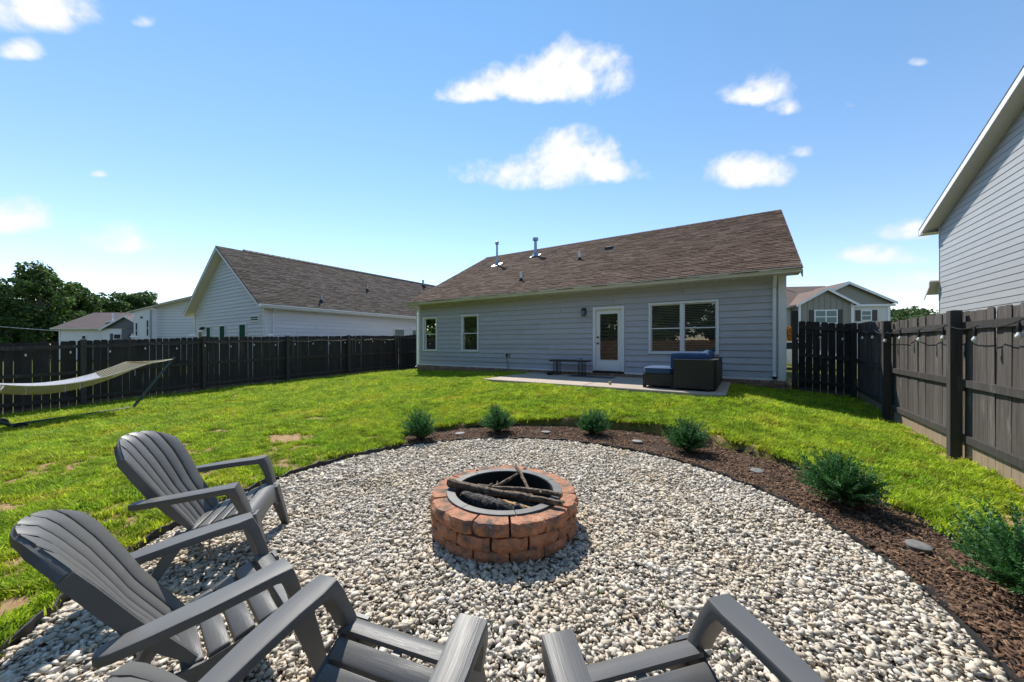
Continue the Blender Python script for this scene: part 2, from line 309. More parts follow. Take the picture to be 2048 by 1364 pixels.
def block_material():
    m = bpy.data.materials.new('pit_block'); MATS['pit_block'] = m; m.use_nodes = True; N = m.node_tree.nodes; L = m.node_tree.links
    b = N['Principled BSDF']; b.inputs['Roughness'].default_value = .88; b.inputs['Specular IOR Level'].default_value = .25
    tc = N.new('ShaderNodeTexCoord'); oi = N.new('ShaderNodeObjectInfo')
    sc = N.new('ShaderNodeVectorMath'); sc.operation = 'SCALE'; sc.inputs[0].default_value = (31, 17, 3); L.new(oi.outputs['Random'], sc.inputs['Scale'])
    ad = N.new('ShaderNodeVectorMath'); L.new(tc.outputs['Object'], ad.inputs[0]); L.new(sc.outputs[0], ad.inputs[1])
    def nz(s, d=6):
        n = N.new('ShaderNodeTexNoise'); n.inputs['Scale'].default_value = s; n.inputs['Detail'].default_value = d; n.inputs['Roughness'].default_value = .6; L.new(ad.outputs[0], n.inputs['Vector']); return n.outputs['Fac']
    def ramp(f, els):
        r = N.new('ShaderNodeValToRGB'); e = r.color_ramp.elements
        while len(e) < len(els): e.new(.5)
        for q, (p, c) in zip(e, els): q.position = p; q.color = (*c, 1)
        L.new(f, r.inputs[0]); return r.outputs[0]
    base = ramp(nz(9.0), [(.28, (.10, .09, .085)), (.38, (.19, .135, .105)), (.46, (.34, .175, .11)), (.58, (.47, .215, .125)), (.68, (.42, .28, .20)), (.78, (.52, .32, .22))])
    sp = ramp(nz(70, 3), [(.35, (.75, .75, .75)), (.6, (1.1, 1.1, 1.1))])
    mu = N.new('ShaderNodeMix'); mu.data_type = 'RGBA'; mu.blend_type = 'MULTIPLY'; mu.inputs['Factor'].default_value = 1; L.new(base, mu.inputs['A']); L.new(sp, mu.inputs['B'])
    L.new(mu.outputs['Result'], b.inputs['Base Color'])
    bp = N.new('ShaderNodeBump'); bp.inputs['Strength'].default_value = .7; bp.inputs['Distance'].default_value = .008; L.new(nz(45), bp.inputs['Height']); L.new(bp.outputs[0], b.inputs['Normal'])
block_material()
def resin_material():
    m = MATS['resin']; nt = m.node_tree; N = nt.nodes; L = nt.links; b = N['Principled BSDF']
    tc = N.new('ShaderNodeTexCoord'); at = N.new('ShaderNodeUVMap')   # uv: u along the piece, v across
    mp = N.new('ShaderNodeMapping'); mp.inputs['Scale'].default_value = (3.0, 60, 1); L.new(at.outputs[0], mp.inputs[0])
    n = N.new('ShaderNodeTexNoise'); n.inputs['Scale'].default_value = 2.0; n.inputs['Detail'].default_value = 4; n.inputs['Distortion'].default_value = .6; L.new(mp.outputs[0], n.inputs['Vector'])
    bp = N.new('ShaderNodeBump'); bp.inputs['Strength'].default_value = .38; bp.inputs['Distance'].default_value = .0025; L.new(n.outputs['Fac'], bp.inputs['Height']); L.new(bp.outputs[0], b.inputs['Normal'])
    mr = N.new('ShaderNodeMapRange'); mr.inputs['To Min'].default_value = .34; mr.inputs['To Max'].default_value = .54; L.new(n.outputs['Fac'], mr.inputs['Value']); L.new(mr.outputs[0], b.inputs['Roughness'])
resin_material()

# ------------------------------------------------------------------ mesh helpers
class MB:
    def __init__(s): s.v = []; s.f = []; s.uv = {}
    def add(s, vs, fs):
        o = len(s.v); s.v += [tuple(p) for p in vs]; s.f += [tuple(i + o for i in f) for f in fs]; return s
    def box(s, x0, x1, y0, y1, z0, z1):
        return s.add([(x0, y0, z0), (x1, y0, z0), (x1, y1, z0), (x0, y1, z0), (x0, y0, z1), (x1, y0, z1), (x1, y1, z1), (x0, y1, z1)],
                     [(0, 3, 2, 1), (4, 5, 6, 7), (0, 1, 5, 4), (1, 2, 6, 5), (2, 3, 7, 6), (3, 0, 4, 7)])
    def hexa(s, p):                 # 4 bottom corners, 4 top corners
        return s.add(p, [(0, 3, 2, 1), (4, 5, 6, 7), (0, 1, 5, 4), (1, 2, 6, 5), (2, 3, 7, 6), (3, 0, 4, 7)])
    def prism(s, poly, fn0, fn1):   # polygon (2d) -> two mapped rings
        n = len(poly); return s.add([fn0(*p) for p in poly] + [fn1(*p) for p in poly],
            [tuple(range(n))[::-1], tuple(range(n, 2 * n))] + [(i, (i + 1) % n, n + (i + 1) % n, n + i) for i in range(n)])
    def loft(s, rings, cap=True, close=True):
        n = len(rings[0]); o = len(s.v); s.v += [tuple(p) for r in rings for p in r]
        L = 0.0; lens = [0.0]
        for a, b in zip(rings, rings[1:]):
            L += (Vector(b[0]) - Vector(a[0])).length; lens.append(L)
        for k in range(len(rings) - 1):
            for i in range(n if close else n - 1):
                j = (i + 1) % n
                s.f.append((o + k * n + i, o + k * n + j, o + (k + 1) * n + j, o + (k + 1) * n + i))
                s.uv[len(s.f) - 1] = [(lens[k], i / n), (lens[k], (i + 1) / n), (lens[k + 1], (i + 1) / n), (lens[k + 1], i / n)]
        if cap: s.f.append(tuple(o + i for i in range(n))[::-1]); s.f.append(tuple(o + (len(rings) - 1) * n + i for i in range(n)))
        return s
    def tube(s, pts, r, n=8, cap=True):
        pts = [Vector(p) for p in pts]; rs = r if isinstance(r, (list, tuple)) else [r] * len(pts); rings = []
        up = None
        for i, p in enumerate(pts):
            t = (pts[min(i + 1, len(pts) - 1)] - pts[max(i - 1, 0)]).normalized()
            if up is None: up = t.orthogonal().normalized()
            a = (up - t * up.dot(t)); a = a.normalized() if a.length > 1e-4 else t.orthogonal().normalized(); up = a; b = t.cross(a)
            rings.append([p + (a * math.cos(q) + b * math.sin(q)) * rs[i] for q in (2 * math.pi * k / n for k in range(n))])
        return s.loft(rings, cap)
    def lathe(s, prof, c=(0, 0, 0), n=16):
        rings = [[(c[0] + r * math.cos(q), c[1] + r * math.sin(q), c[2] + z) for q in (2 * math.pi * k / n for k in range(n))] for r, z in prof]
        return s.loft(rings, True)
    def mesh(s, name, m, smooth=False):
        me = bpy.data.meshes.new(name); me.from_pydata(s.v, [], s.f)
        if s.uv:
            uvl = me.uv_layers.new(name='UVMap'); d = np.zeros(len(me.loops) * 2, dtype=np.float32)
            for fi, uvs in s.uv.items():
                ls = me.polygons[fi].loop_start
                for k, (a, b) in enumerate(uvs): d[2 * (ls + k)] = a; d[2 * (ls + k) + 1] = b
            uvl.data.foreach_set('uv', d)
        me.materials.append(MATS[m] if isinstance(m, str) else m)
        if smooth:
            me.polygons.foreach_set('use_smooth', [True] * len(me.polygons)); me.set_sharp_from_angle(angle=R(40))
        me.update(); return me
def link(name, me, parent=None, loc=(0, 0, 0), rot=(0, 0, 0)):
    o = bpy.data.objects.new(name, me); COL.objects.link(o); o.location = loc; o.rotation_euler = rot; o.parent = parent; return o
def tag(o, label=None, cat=None, group=None, kind=None):
    if label: o['label'] = label
    if cat: o['category'] = cat
    if group: o['group'] = group
    if kind: o['kind'] = kind
    return o
def empty(name, loc=(0, 0, 0), rz=0.0):
    o = bpy.data.objects.new(name, None); COL.objects.link(o); o.location = loc; o.rotation_euler = (0, 0, rz); o.empty_display_size = .1; return o
def build(mb, name, m, parent=None, smooth=False, world=True):
    """mesh given in world axes; when the parent stands elsewhere the offset is taken out"""
    o = link(name, mb.mesh(name, m, smooth), parent)
    if parent and world:
        p = parent
        M_ = Matrix.Identity(4)
        chain = []
        while p: chain.append(p); p = p.parent
        for p in reversed(chain): M_ = M_ @ (p.matrix_parent_inverse @ Matrix.LocRotScale(p.location, p.rotation_euler, p.scale))
        o.matrix_parent_inverse = M_.inverted()
    return o
def copy_tree(o, parent=None):
    c = o.copy(); COL.objects.link(c); c.parent = parent
    for ch in list(o.children): copy_tree(ch, c)
    return c
def big_mesh(name, verts, tris, m, smooth=False):
    me = bpy.data.meshes.new(name); nv, nf = len(verts), len(tris); k = tris.shape[1]
    me.vertices.add(nv); me.vertices.foreach_set('co', np.ascontiguousarray(verts, dtype=np.float32).ravel())
    me.loops.add(nf * k); me.loops.foreach_set('vertex_index', np.ascontiguousarray(tris, dtype=np.int32).ravel())
    me.polygons.add(nf); me.polygons.foreach_set('loop_start', np.arange(0, nf * k, k, dtype=np.int32))
    try: me.polygons.foreach_set('loop_total', np.full(nf, k, dtype=np.int32))
    except Exception: pass
    me.materials.append(MATS[m]); me.update(calc_edges=True); me.validate()
    if smooth: me.polygons.foreach_set('use_smooth', [True] * nf)
    return me
def rrect(w, h, r=.25, n=2):        # rounded rectangle outline, w x h, centred
    r = r * min(w, h); pts = []
    for cx, cy, a0 in ((w / 2 - r, h / 2 - r, 0), (-w / 2 + r, h / 2 - r, 90), (-w / 2 + r, -h / 2 + r, 180), (w / 2 - r, -h / 2 + r, 270)):
        for k in range(n + 1): a = R(a0 + 90 * k / n); pts.append((cx + r * math.cos(a), cy + r * math.sin(a)))
    return pts

# ------------------------------------------------------------------ ground
PC = W(-.065, 3.04)                 # fire pit centre on plan
RG = 2.72                           # gravel radius
BED = [(-200, 2.78), (-70, 3.40), (-20, 3.40), (-3, 3.47), (16, 3.69), (48, 3.87), (80, 3.62), (107, 3.42), (121, 3.28), (124, 2.80), (160, 2.78)]
def r_out(phi):                     # outer edge of the bed; phi in degrees as seen from the eye (0 = right, 90 = ahead)
    phi = (phi + 200) % 360 - 200
    if phi < -70 or phi > 124: return 2.76
    for (a, ra), (b, rb) in zip(BED[1:], BED[2:]):
        if a <= phi <= b: return ra + (rb - ra) * (phi - a) / (b - a)
    return 2.76
CP = np.array([(2.29, 12, .02), (2.29, 9.5, -.07), (2.29, 6.9, -.07), (2.3, 4, -.08), (2.3, -4, -.1), (1.1, 12, .14), (.85, 11.4, .22), (-.3, 8.4, .30), (-3, 8.3, .31), (-6.4, 8.4, .30), (-9, 11, .26),
      (-12.4, 11.4, .18), (-15.3, 13, 0), (-15.3, 9, -.07), (-15.3, 4.5, -.19), (-15.3, .6, -.39), (-15.3, -5, -.5), (-13, 2.2, -.24), (-10, 4, -.1), (-10, 8, .08), (-7, 6.5, .08), (-6.5, 4, -.05), (-5.5, 2, -.09), (-4.9, 0.3, -.1), (-4, 5.6, .0),
      (-6, -3, -.14), (-3, -3, -.11), (1.6, 3, -.09), (1.9, 1.5, -.1), (-.2, 6.0, .04), (-1.7, 6.4, .06), (-3, 5.9, .03), (1.3, 5.3, -.05), (6, 12, 0), (6, 5, -.1), (-20, 12, -.1), (-20, 3, -.35), (-20, 20, -.1), (3, 20, .05), (-6, 22, .15), (8, 24, 0), (-30, 10, -.3), (-30, 30, -.3), (10, 40, 0), (-20, 40, -.2), (20, 20, 0), (10, -20, -.2), (-10, -20, -.3), (-40, -10, -.5)])
def _rbf():
    P = CP[:, :2]; n = len(P); D = np.linalg.norm(P[:, None] - P[None], axis=2)
    A = np.zeros((n + 3, n + 3)); A[:n, :n] = D + .3 * np.eye(n) * 0; A[:n, n] = 1; A[:n, n + 1:] = P; A[n, :n] = 1; A[n + 1:, :n] = P.T
    return np.linalg.solve(A, np.r_[CP[:, 2], 0, 0, 0])
RBF = _rbf()
def terrain(u, v):
    u = np.asarray(u, dtype=float); v = np.asarray(v, dtype=float)
    uc = np.clip(u, -34, 18); vc = np.clip(v, -18, 40)
    q = np.stack([uc.ravel(), vc.ravel()], 1)
    D = np.linalg.norm(q[:, None] - CP[None, :, :2], axis=2)
    z = D @ RBF[:len(CP)] + RBF[len(CP)] + q @ RBF[len(CP) + 1:]
    return z.reshape(u.shape)
def polar(u, v):                    # radius and eye-angle about the pit
    du_, dv_ = u - PC[0], v - PC[1]
    X = CT * du_ + ST * dv_; Y = -ST * du_ + CT * dv_
    return np.hypot(X, Y), np.degrees(np.arctan2(Y, X))
r_out_v = np.vectorize(r_out)
SPOTS = [(-3.52, 5.62, .62, .40), (-5.0, 6.1, .60, .24), (-3.95, 7.0, .42, .22), (-4.6, 6.5, .36, .18), (-3.0, 5.15, .30, .14), (-3.3, 6.6, .26, .14), (-2.9, 2.0, .22, .24), (-3.15, 1.4, .2, .3), (-4.0, 4.2, .36, .18), (-5.6, 5.2, .4, .14), (-6.6, 5.6, .4, .16), (-4.7, 3.3, .4, .16), (-3.6, 2.7, .3, .18), (-5.8, 7.0, .35, .14),
         (3.1, 4.9, .45, .12), (3.7, 3.9, .3, .18), (2.1, 6.45, .4, .08), (4.1, 2.9, .35, .2), (4.25, 2.1, .2, .3), (-2.2, 5.6, .22, .1), (-3.4, 3.4, .2, .12)]
def vnoise(u, v, s, seed=0):
    h = lambda i, j: np.modf(np.abs(np.sin(i * 127.1 + j * 311.7 + seed * 74.7) * 43758.5453))[0]
    x = u * s; y = v * s; i = np.floor(x); j = np.floor(y); f = x - i; g = y - j; f = f * f * (3 - 2 * f); g = g * g * (3 - 2 * g)
    return (h(i, j) * (1 - f) + h(i + 1, j) * f) * (1 - g) + (h(i, j + 1) * (1 - f) + h(i + 1, j + 1) * f) * g
def bare(u, v):
    X = CT * u + ST * v; Y = -ST * u + CT * v
    nz = (vnoise(u, v, 3.1, 1) - .5) * 1.1 + (vnoise(u, v, 9.0, 2) - .5) * 1.3 + (vnoise(u, v, 25., 3) - .5) * 1.2
    b = np.full(u.shape, -1.0)
    for x, y, a, c in SPOTS: b = np.maximum(b, 1 - np.hypot((X - x) / a, (Y - y) / c))
    b = np.maximum(b, .45 - np.abs(u - 2.22) * 2.2)                 # worn strip along the sunny fence
    b = np.maximum(b, .25 - np.abs(u + 15.2) * 2.2)
    thin = (vnoise(u, v, .7, 5) - .72) * 1.5 + np.where((X < -2.3) & (Y < 7), .16, 0)   # thin turf on the left
    b = np.maximum(b, np.clip(thin, -1, .2))
    r, ph = polar(u, v); ro = r_out_v(ph)
    edge = np.where((ph > -70) & (ph < 122), .02 + .12 * np.clip((ph - 30) / 30, 0, 1) * np.clip((95 - ph) / 20, 0, 1), .12)
    b = np.maximum(b, edge - np.abs(r - ro - .05) * 2.2)
    return np.clip((b + nz * .5) * 1.9, 0, 1)
def make_ground():
    def axis(lo, hi, st, far):
        a = list(np.arange(lo, hi + 1e-6, st)); d = st
        p = hi
        while p < far: d *= 1.35; p += d; a.append(p)
        d = st; p = lo
        while p > -far: d *= 1.35; p -= d; a.insert(0, p)
        return np.array(a)
    U = axis(-16.0, 3.0, .07, 1500); V = axis(-1.2, 12.4, .07, 1500)
    uu, vv = np.meshgrid(U, V); z = np.zeros(uu.shape)
    for k in range(0, len(V), 40): z[k:k + 40] = terrain(uu[k:k + 40], vv[k:k + 40])
    r, ph = polar(uu, vv); ro = r_out_v(ph)
    near = np.hypot(uu, vv) < 20
    z += np.where(near, (vnoise(uu, vv, 2.2, 9) - .5) * .035 + (vnoise(uu, vv, 6.0, 4) - .5) * .018, 0)
    inside = np.clip((ro + .01 - r) / .07, 0, 1); z = z * (1 - inside) + np.minimum(z, GZ - .10) * inside
    b = np.zeros(uu.shape); b[near] = bare(uu[near], vv[near])
    b = np.maximum(b * (1 - inside), np.where(near, inside * .12, 0))
    ny, nx = uu.shape; idx = np.arange(nx * ny).reshape(ny, nx)
    q = np.stack([idx[:-1, :-1], idx[:-1, 1:], idx[1:, 1:], idx[1:, :-1]], -1).reshape(-1, 4)
    me = big_mesh('lawn', np.stack([uu, vv, z], -1).reshape(-1, 3), q, 'lawn_soil', True)
    at = me.attributes.new('bare', 'FLOAT', 'POINT'); at.data.foreach_set('value', b.ravel().astype(np.float32))
    o = link('lawn', me); tag(o, 'mown green back lawn with bare tan soil patches', 'lawn', kind='structure')
make_ground()
def gz(u, v): return float(terrain(np.array([u]), np.array([v]))[0])

# gravel and mulch
def disc_sheet(name, m, z, label, cat, r0f, r1f, a0, a1, n, rings):
    vs = []; fs = []
    for i in range(n + 1):
        ph = a0 + (a1 - a0) * i / n; ra, rb = r0f(ph), r1f(ph); w = R(ph) + TH
        for k in range(rings + 1):
            r = ra + (rb - ra) * k / rings; u, v = PC[0] + r * math.cos(w), PC[1] + r * math.sin(w)
            vs.append((u, v, z + .02 * (float(vnoise(np.array(u), np.array(v), 3, 2)) - .5)))
    for i in range(n):
        for k in range(rings): a = i * (rings + 1) + k; fs.append((a, a + rings + 1, a + rings + 2, a + 1))
    mb = MB(); mb.add(vs, fs); return tag(build(mb, name, m, smooth=True), label, cat, kind='structure')
disc_sheet('gravel_bed', 'gravel_base', GZ - .022, 'round bed of white gravel around the fire pit', 'gravel bed', lambda p: .02, lambda p: RG, -180, 180, 120, 14)
disc_sheet('mulch_bed', 'mulch_soil', GZ - .006, 'curved brown mulch bed between gravel and lawn', 'mulch bed', lambda p: RG + .004, lambda p: r_out(p) - .004, -70, 123.5, 120, 6)

def hull_stone(rad, flat, npts, seed):
    rr = random.Random(seed); bm = bmesh.new()
    for _ in range(npts):
        p = Vector((rr.gauss(0, 1), rr.gauss(0, 1), rr.gauss(0, 1))).normalized() * rr.uniform(.82, 1.0)
        bm.verts.new((p.x * rad[0], p.y * rad[1], p.z * rad[2] * flat))
    r_ = bmesh.ops.convex_hull(bm, input=bm.verts)
    bmesh.ops.delete(bm, geom=[e for e in r_['geom_interior'] if isinstance(e, bmesh.types.BMVert)], context='VERTS')
    bmesh.ops.triangulate(bm, faces=bm.faces); bm.verts.ensure_lookup_table()
    v = np.array([w.co for w in bm.verts]); idx = {w: i for i, w in enumerate(bm.verts)}
    f = np.array([[idx[w] for w in fa.verts] for fa in bm.faces]); bm.free(); return v, f
def rot_mats(n, tilt):
    a = rng.uniform(0, 2 * np.pi, n); t = rng.normal(0, tilt, n); b = rng.uniform(0, 2 * np.pi, n)
    ca, sa = np.cos(a), np.sin(a); Rz = np.zeros((n, 3, 3)); Rz[:, 0, 0] = ca; Rz[:, 0, 1] = -sa; Rz[:, 1, 0] = sa; Rz[:, 1, 1] = ca; Rz[:, 2, 2] = 1
    k = np.stack([np.cos(b), np.sin(b), np.zeros(n)], 1); K = np.zeros((n, 3, 3)); K[:, 0, 2] = k[:, 1]; K[:, 1, 2] = -k[:, 0]; K[:, 2, 0] = -k[:, 1]; K[:, 2, 1] = k[:, 0]
    Rt = np.eye(3)[None] + np.sin(t)[:, None, None] * K + (1 - np.cos(t))[:, None, None] * (K @ K)
    return Rt @ Rz
def scatter(name, protos, pos, scale, tilt, m, label, cat):
    V = []; T = []; off = 0; n = len(pos); Rm = rot_mats(n, tilt); which = rng.integers(0, len(protos), n)
    for k, (pv, pf) in enumerate(protos):
        s = np.where(which == k)[0]
        if not len(s): continue
        vv = np.einsum('nij,pj->npi', Rm[s], pv) * scale[s][:, None, None] + pos[s][:, None, :]
        V.append(vv.reshape(-1, 3)); T.append((pf[None] + (np.arange(len(s)) * len(pv))[:, None, None]).reshape(-1, 3) + off); off += len(s) * len(pv)
    me = big_mesh(name, np.concatenate(V), np.concatenate(T), m)
    return tag(link(name, me), label, cat, kind='stuff')
def gravel():
    protos = [hull_stone((rr.uniform(.8, 1.25), rr.uniform(.55, .9), rr.uniform(.30, .52)), 1, 9 + i % 4, i) for i, rr in ((i, random.Random(50 + i)) for i in range(26))]
    n = 92000; r = RG * np.sqrt(rng.uniform(0.012, .996, n)); r[:420] = RG + np.abs(rng.normal(0, .10, 420)); a = rng.uniform(0, 2 * np.pi, n)
    u = PC[0] + r * np.cos(a); v = PC[1] + r * np.sin(a)
    d = np.hypot(u, v); keep = rng.uniform(0, 1, n) < np.clip(1.25 - d * .08, .7, 1); keep &= ~((r < .46) )
    u, v, r = u[keep], v[keep], r[keep]; n = len(u)
    sz = np.clip(rng.lognormal(np.log(.0172), .42, n), .007, .042)
    mound = (vnoise(u, v, 2.4, 6) - .5) * .025 + (vnoise(u, v, 7., 8) - .5) * .015 - .02 * np.clip((r - RG + .15) / .15, 0, 1)
    z = GZ - .008 + rng.uniform(-.006, .016, n) + mound
    scatter('gravel_stones', protos, np.stack([u, v, z], 1), sz, .5, 'gravel', 'loose white and cream gravel stones filling the round bed', 'gravel')
gravel()
def mulch():
    protos = []
    for i in range(14):
        rr = random.Random(200 + i); l = rr.uniform(.7, 1.6); w = rr.uniform(.12, .32); h = rr.uniform(.05, .16); sk = rr.uniform(-.3, .3)
        pv = np.array([(-l, -w, -h), (l, -w * .6 + sk, -h), (l * .9, w * .6 + sk, -h), (-l * .8, w, -h), (-l * .9, -w * .8, h), (l * .9, -w * .4 + sk, h), (l * .7, w * .4 + sk, h), (-l * .8, w * .8, h)])
        f = np.array([(4, 5, 6), (4, 6, 7), (0, 1, 5), (0, 5, 4), (1, 2, 6), (1, 6, 5), (2, 3, 7), (2, 7, 6), (3, 0, 4), (3, 4, 7)]); protos.append((pv, f))
    n = 34000; ph = rng.uniform(-70, 123.3, n); ro = r_out_v(ph); r = np.sqrt(rng.uniform((RG + .012) ** 2, (ro - .015) ** 2)); w = np.radians(ph) + TH
    u = PC[0] + r * np.cos(w); v = PC[1] + r * np.sin(w)
    z = GZ + rng.uniform(-.004, .012, n) + (vnoise(u, v, 4, 3) - .5) * .03
    scatter('bark_mulch', protos, np.stack([u, v, z], 1), rng.uniform(.008, .03, n), .35, 'mulch', 'shredded brown bark mulch in the curved bed', 'mulch')
mulch()
def edging(label, rf, a0, a1, n, h0, h1, t=.012):
    def ring(r_add, ph, z):
        rr = rf(ph) + r_add + .014 * math.sin(ph * .55) + .009 * math.sin(ph * 1.7 + 1); w = R(ph) + TH; return (PC[0] + rr * math.cos(w), PC[1] + rr * math.sin(w), z)
    rings = []
    for i in range(n + 1):
        ph = a0 + (a1 - a0) * i / n; zt = h1 + .010 * math.sin(ph * .9) + .006 * math.sin(ph * 2.3)
        rings.append([ring(-t / 2, ph, h0), ring(t / 2, ph, h0), ring(t / 2 + .004, ph, zt - .008), ring(t / 2, ph, zt), ring(-t / 2, ph, zt), ring(-t / 2 - .003, ph, zt - .008)])
    tag(build(MB().loft(rings), 'garden_edging', 'edging', smooth=True), label, 'garden edging', 'plastic edging strips')
edging('black plastic edging strip between mulch bed and lawn', r_out, -68, 123, 190, GZ - .10, GZ + .035)
edging('thin black edging strip between white gravel and mulch', lambda p: RG, -70, 123, 170, GZ - .1, GZ + .012)
edging('black edging strip between white gravel and left lawn', lambda p: RG + .02, 123.2, 288, 170, GZ - .1, GZ + .028)

# ------------------------------------------------------------------ grass
def grass():
    hid = bpy.data.collections.new('grass_tufts')
    for k in range(7):
        rr = random.Random(900 + k); mb = MB(); nb = 20 if k < 5 else 12
        for _ in range(nb):
            a = rr.uniform(0, 6.28); b = rr.uniform(0, 6.28); rad = abs(rr.gauss(0, .032)); h = rr.uniform(.018, .042) * (1.5 if k > 4 else 1); lean = rr.uniform(.2, 1.1) * h; w = rr.uniform(.0022, .0042)
            p = Vector((rad * math.cos(a), rad * math.sin(a), -.004)); d = Vector((math.cos(b), math.sin(b), 0)); s = Vector((-d.y, d.x, 0)) * w
            q = p + d * lean * .35 + Vector((0, 0, h * .62)); t = p + d * lean + Vector((0, 0, h))
            mb.add([p - s, p + s, q + s * .8, q - s * .8, t], [(0, 1, 2, 3), (3, 2, 4)])
        hid.objects.link(bpy.data.objects.new('tuft', mb.mesh('tuft', 'grass_blade')))
    U0, U1, V0, V1 = -15.25, 2.3, -1.0, 12.0; n = 560000
    u = rng.uniform(U0, U1, n); v = rng.uniform(V0, V1, n)
    X = CT * u + ST * v; Y = -ST * u + CT * v
    d = np.hypot(u, v); keep = (Y > .5) & (np.abs(X) < Y * 1.75 + .8)
    keep &= rng.uniform(0, 1, n) < np.clip(1.35 - d * .075, .30, 1)
    r, ph = polar(u, v); keep[keep] &= r[keep] > r_out_v(ph[keep]) + .012
    keep &= ~((u > -6.47) & (u < -.30) & (v > 8.37)); keep &= v < np.where((u < .9) & (u > -12.5), 11.36, 13)
    u, v = u[keep], v[keep]
    b = bare(u, v); k2 = rng.uniform(0, 1, len(u)) > b * 1.2 - .08; u, v, b = u[k2], v[k2], b[k2]
    z = np.concatenate([terrain(u[i:i + 20000], v[i:i + 20000]) for i in range(0, len(u), 20000)])
    z += (vnoise(u, v, 2.2, 9) - .5) * .035 + (vnoise(u, v, 6.0, 4) - .5) * .018
    d = np.hypot(u, v); s = np.clip(rng.normal(1.05, .22, len(u)), .5, 1.7) * (1 + np.clip(d - 5, 0, 9) * .055) * (.75 + .55 * vnoise(u, v, 1.3, 12)) * (1 - .35 * b)
    me = bpy.data.meshes.new('lawn_grass'); me.vertices.add(len(u)); me.vertices.foreach_set('co', np.stack([u, v, z], 1).astype(np.float32).ravel())
    at = me.attributes.new('sz', 'FLOAT', 'POINT'); at.data.foreach_set('value', s.astype(np.float32))
    at = me.attributes.new('rz', 'FLOAT_VECTOR', 'POINT'); at.data.foreach_set('vector', np.stack([rng.normal(0, .12, len(u)), rng.normal(0, .12, len(u)), rng.uniform(0, 6.28, len(u))], 1).astype(np.float32).ravel())
    o = link('lawn_grass', me); tag(o, 'short sunlit green grass covering the lawn', 'grass', kind='stuff')
    ng = bpy.data.node_groups.new('grass', 'GeometryNodeTree'); ng.interface.new_socket('Geometry', in_out='INPUT', socket_type='NodeSocketGeometry'); ng.interface.new_socket('Geometry', in_out='OUTPUT', socket_type='NodeSocketGeometry')
    N = ng.nodes; L = ng.links; gi = N.new('NodeGroupInput'); go = N.new('NodeGroupOutput')
    m2p = N.new('GeometryNodeMeshToPoints'); iop = N.new('GeometryNodeInstanceOnPoints'); ci = N.new('GeometryNodeCollectionInfo')
    ci.inputs['Collection'].default_value = hid; ci.inputs['Separate Children'].default_value = True; ci.inputs['Reset Children'].default_value = True
    a1 = N.new('GeometryNodeInputNamedAttribute'); a1.data_type = 'FLOAT'; a1.inputs['Name'].default_value = 'sz'
    a2 = N.new('GeometryNodeInputNamedAttribute'); a2.data_type = 'FLOAT_VECTOR'; a2.inputs['Name'].default_value = 'rz'
    e2r = N.new('FunctionNodeEulerToRotation')
    L.new(gi.outputs[0], m2p.inputs['Mesh']); L.new(m2p.outputs[0], iop.inputs['Points']); L.new(ci.outputs[0], iop.inputs['Instance']); iop.inputs['Pick Instance'].default_value = True
    L.new(a2.outputs['Attribute'], e2r.inputs[0]); L.new(e2r.outputs[0], iop.inputs['Rotation']); L.new(a1.outputs['Attribute'], iop.inputs['Scale']); L.new(iop.outputs[0], go.inputs[0])
    md = o.modifiers.new('grass', 'NODES'); md.node_group = ng
grass()

# ------------------------------------------------------------------ house builders
class Wall:
    """a wall plane: origin o (plan), direction d along it, outward normal n; s runs along d, z up"""
    def __init__(w, o, d, n): w.o = Vector((*o, 0)); w.d = Vector((*d, 0)).normalized(); w.n = Vector((*n, 0)).normalized()
    def p(w, s, z, out=0.0): return tuple(w.o + w.d * s + w.n * out + Vector((0, 0, z)))
    def slab(w, mb, s0, s1, z0, z1, a, b): return mb.hexa([w.p(s0, z0, a), w.p(s1, z0, a), w.p(s1, z0, b), w.p(s0, z0, b), w.p(s0, z1, a), w.p(s1, z1, a), w.p(s1, z1, b), w.p(s0, z1, b)])
def lap_siding(w, parent, m, s0, s1, z0, z1, expo, openings=(), top=None, joint=3.7, name='siding_board', seed=1, jn=True, lap=.034):
    """overlapping boards, each an object; top(s) = gable outline as (left(z), right(z)) limits"""
    rr = random.Random(seed); z = z0; out = []
    while z < z1 - .02:
        zt = min(z + expo, z1); spans = [(s0, s1)]
        lo = (lambda q: s0) if top is None else top[0]; hi = (lambda q: s1) if top is None else top[1]
        a, b = max(s0, lo(z)), min(s1, hi(z)); spans = [(a, b)] if b - a > .05 else []
        for (x0, x1, y0, y1) in openings:
            if y0 < z + expo * .5 and y1 > z + expo * .5:
                ns = []
                for p, q in spans:
                    if x1 <= p or x0 >= q: ns.append((p, q)); continue
                    if x0 - p > .03: ns.append((p, x0))
                    if q - x1 > .03: ns.append((x1, q))
                spans = ns
        cut = []
        for p, q in spans:
            x = p + rr.uniform(.8, joint)
            cuts = [p]
            while jn and x < q - .5: cuts.append(x); x += joint
            cuts.append(q); cut += list(zip(cuts, cuts[1:]))
        for p, q in cut:
            g = .003
            pt, qt = max(p, lo(zt)) if top else p, min(q, hi(zt)) if top else q
            if qt < pt: pt = qt = (pt + qt) / 2
            mb = MB(); t0, t1 = lap, .005
            mb.hexa([w.p(p + g, z, 0), w.p(q - g, z, 0), w.p(q - g, z, t0), w.p(p + g, z, t0), w.p(pt + g, zt + .004, 0), w.p(qt - g, zt + .004, 0), w.p(qt - g, zt + .004, t1), w.p(pt + g, zt + .004, t1)])
            out.append(build(mb, name, m, parent))
        z = zt
    return out
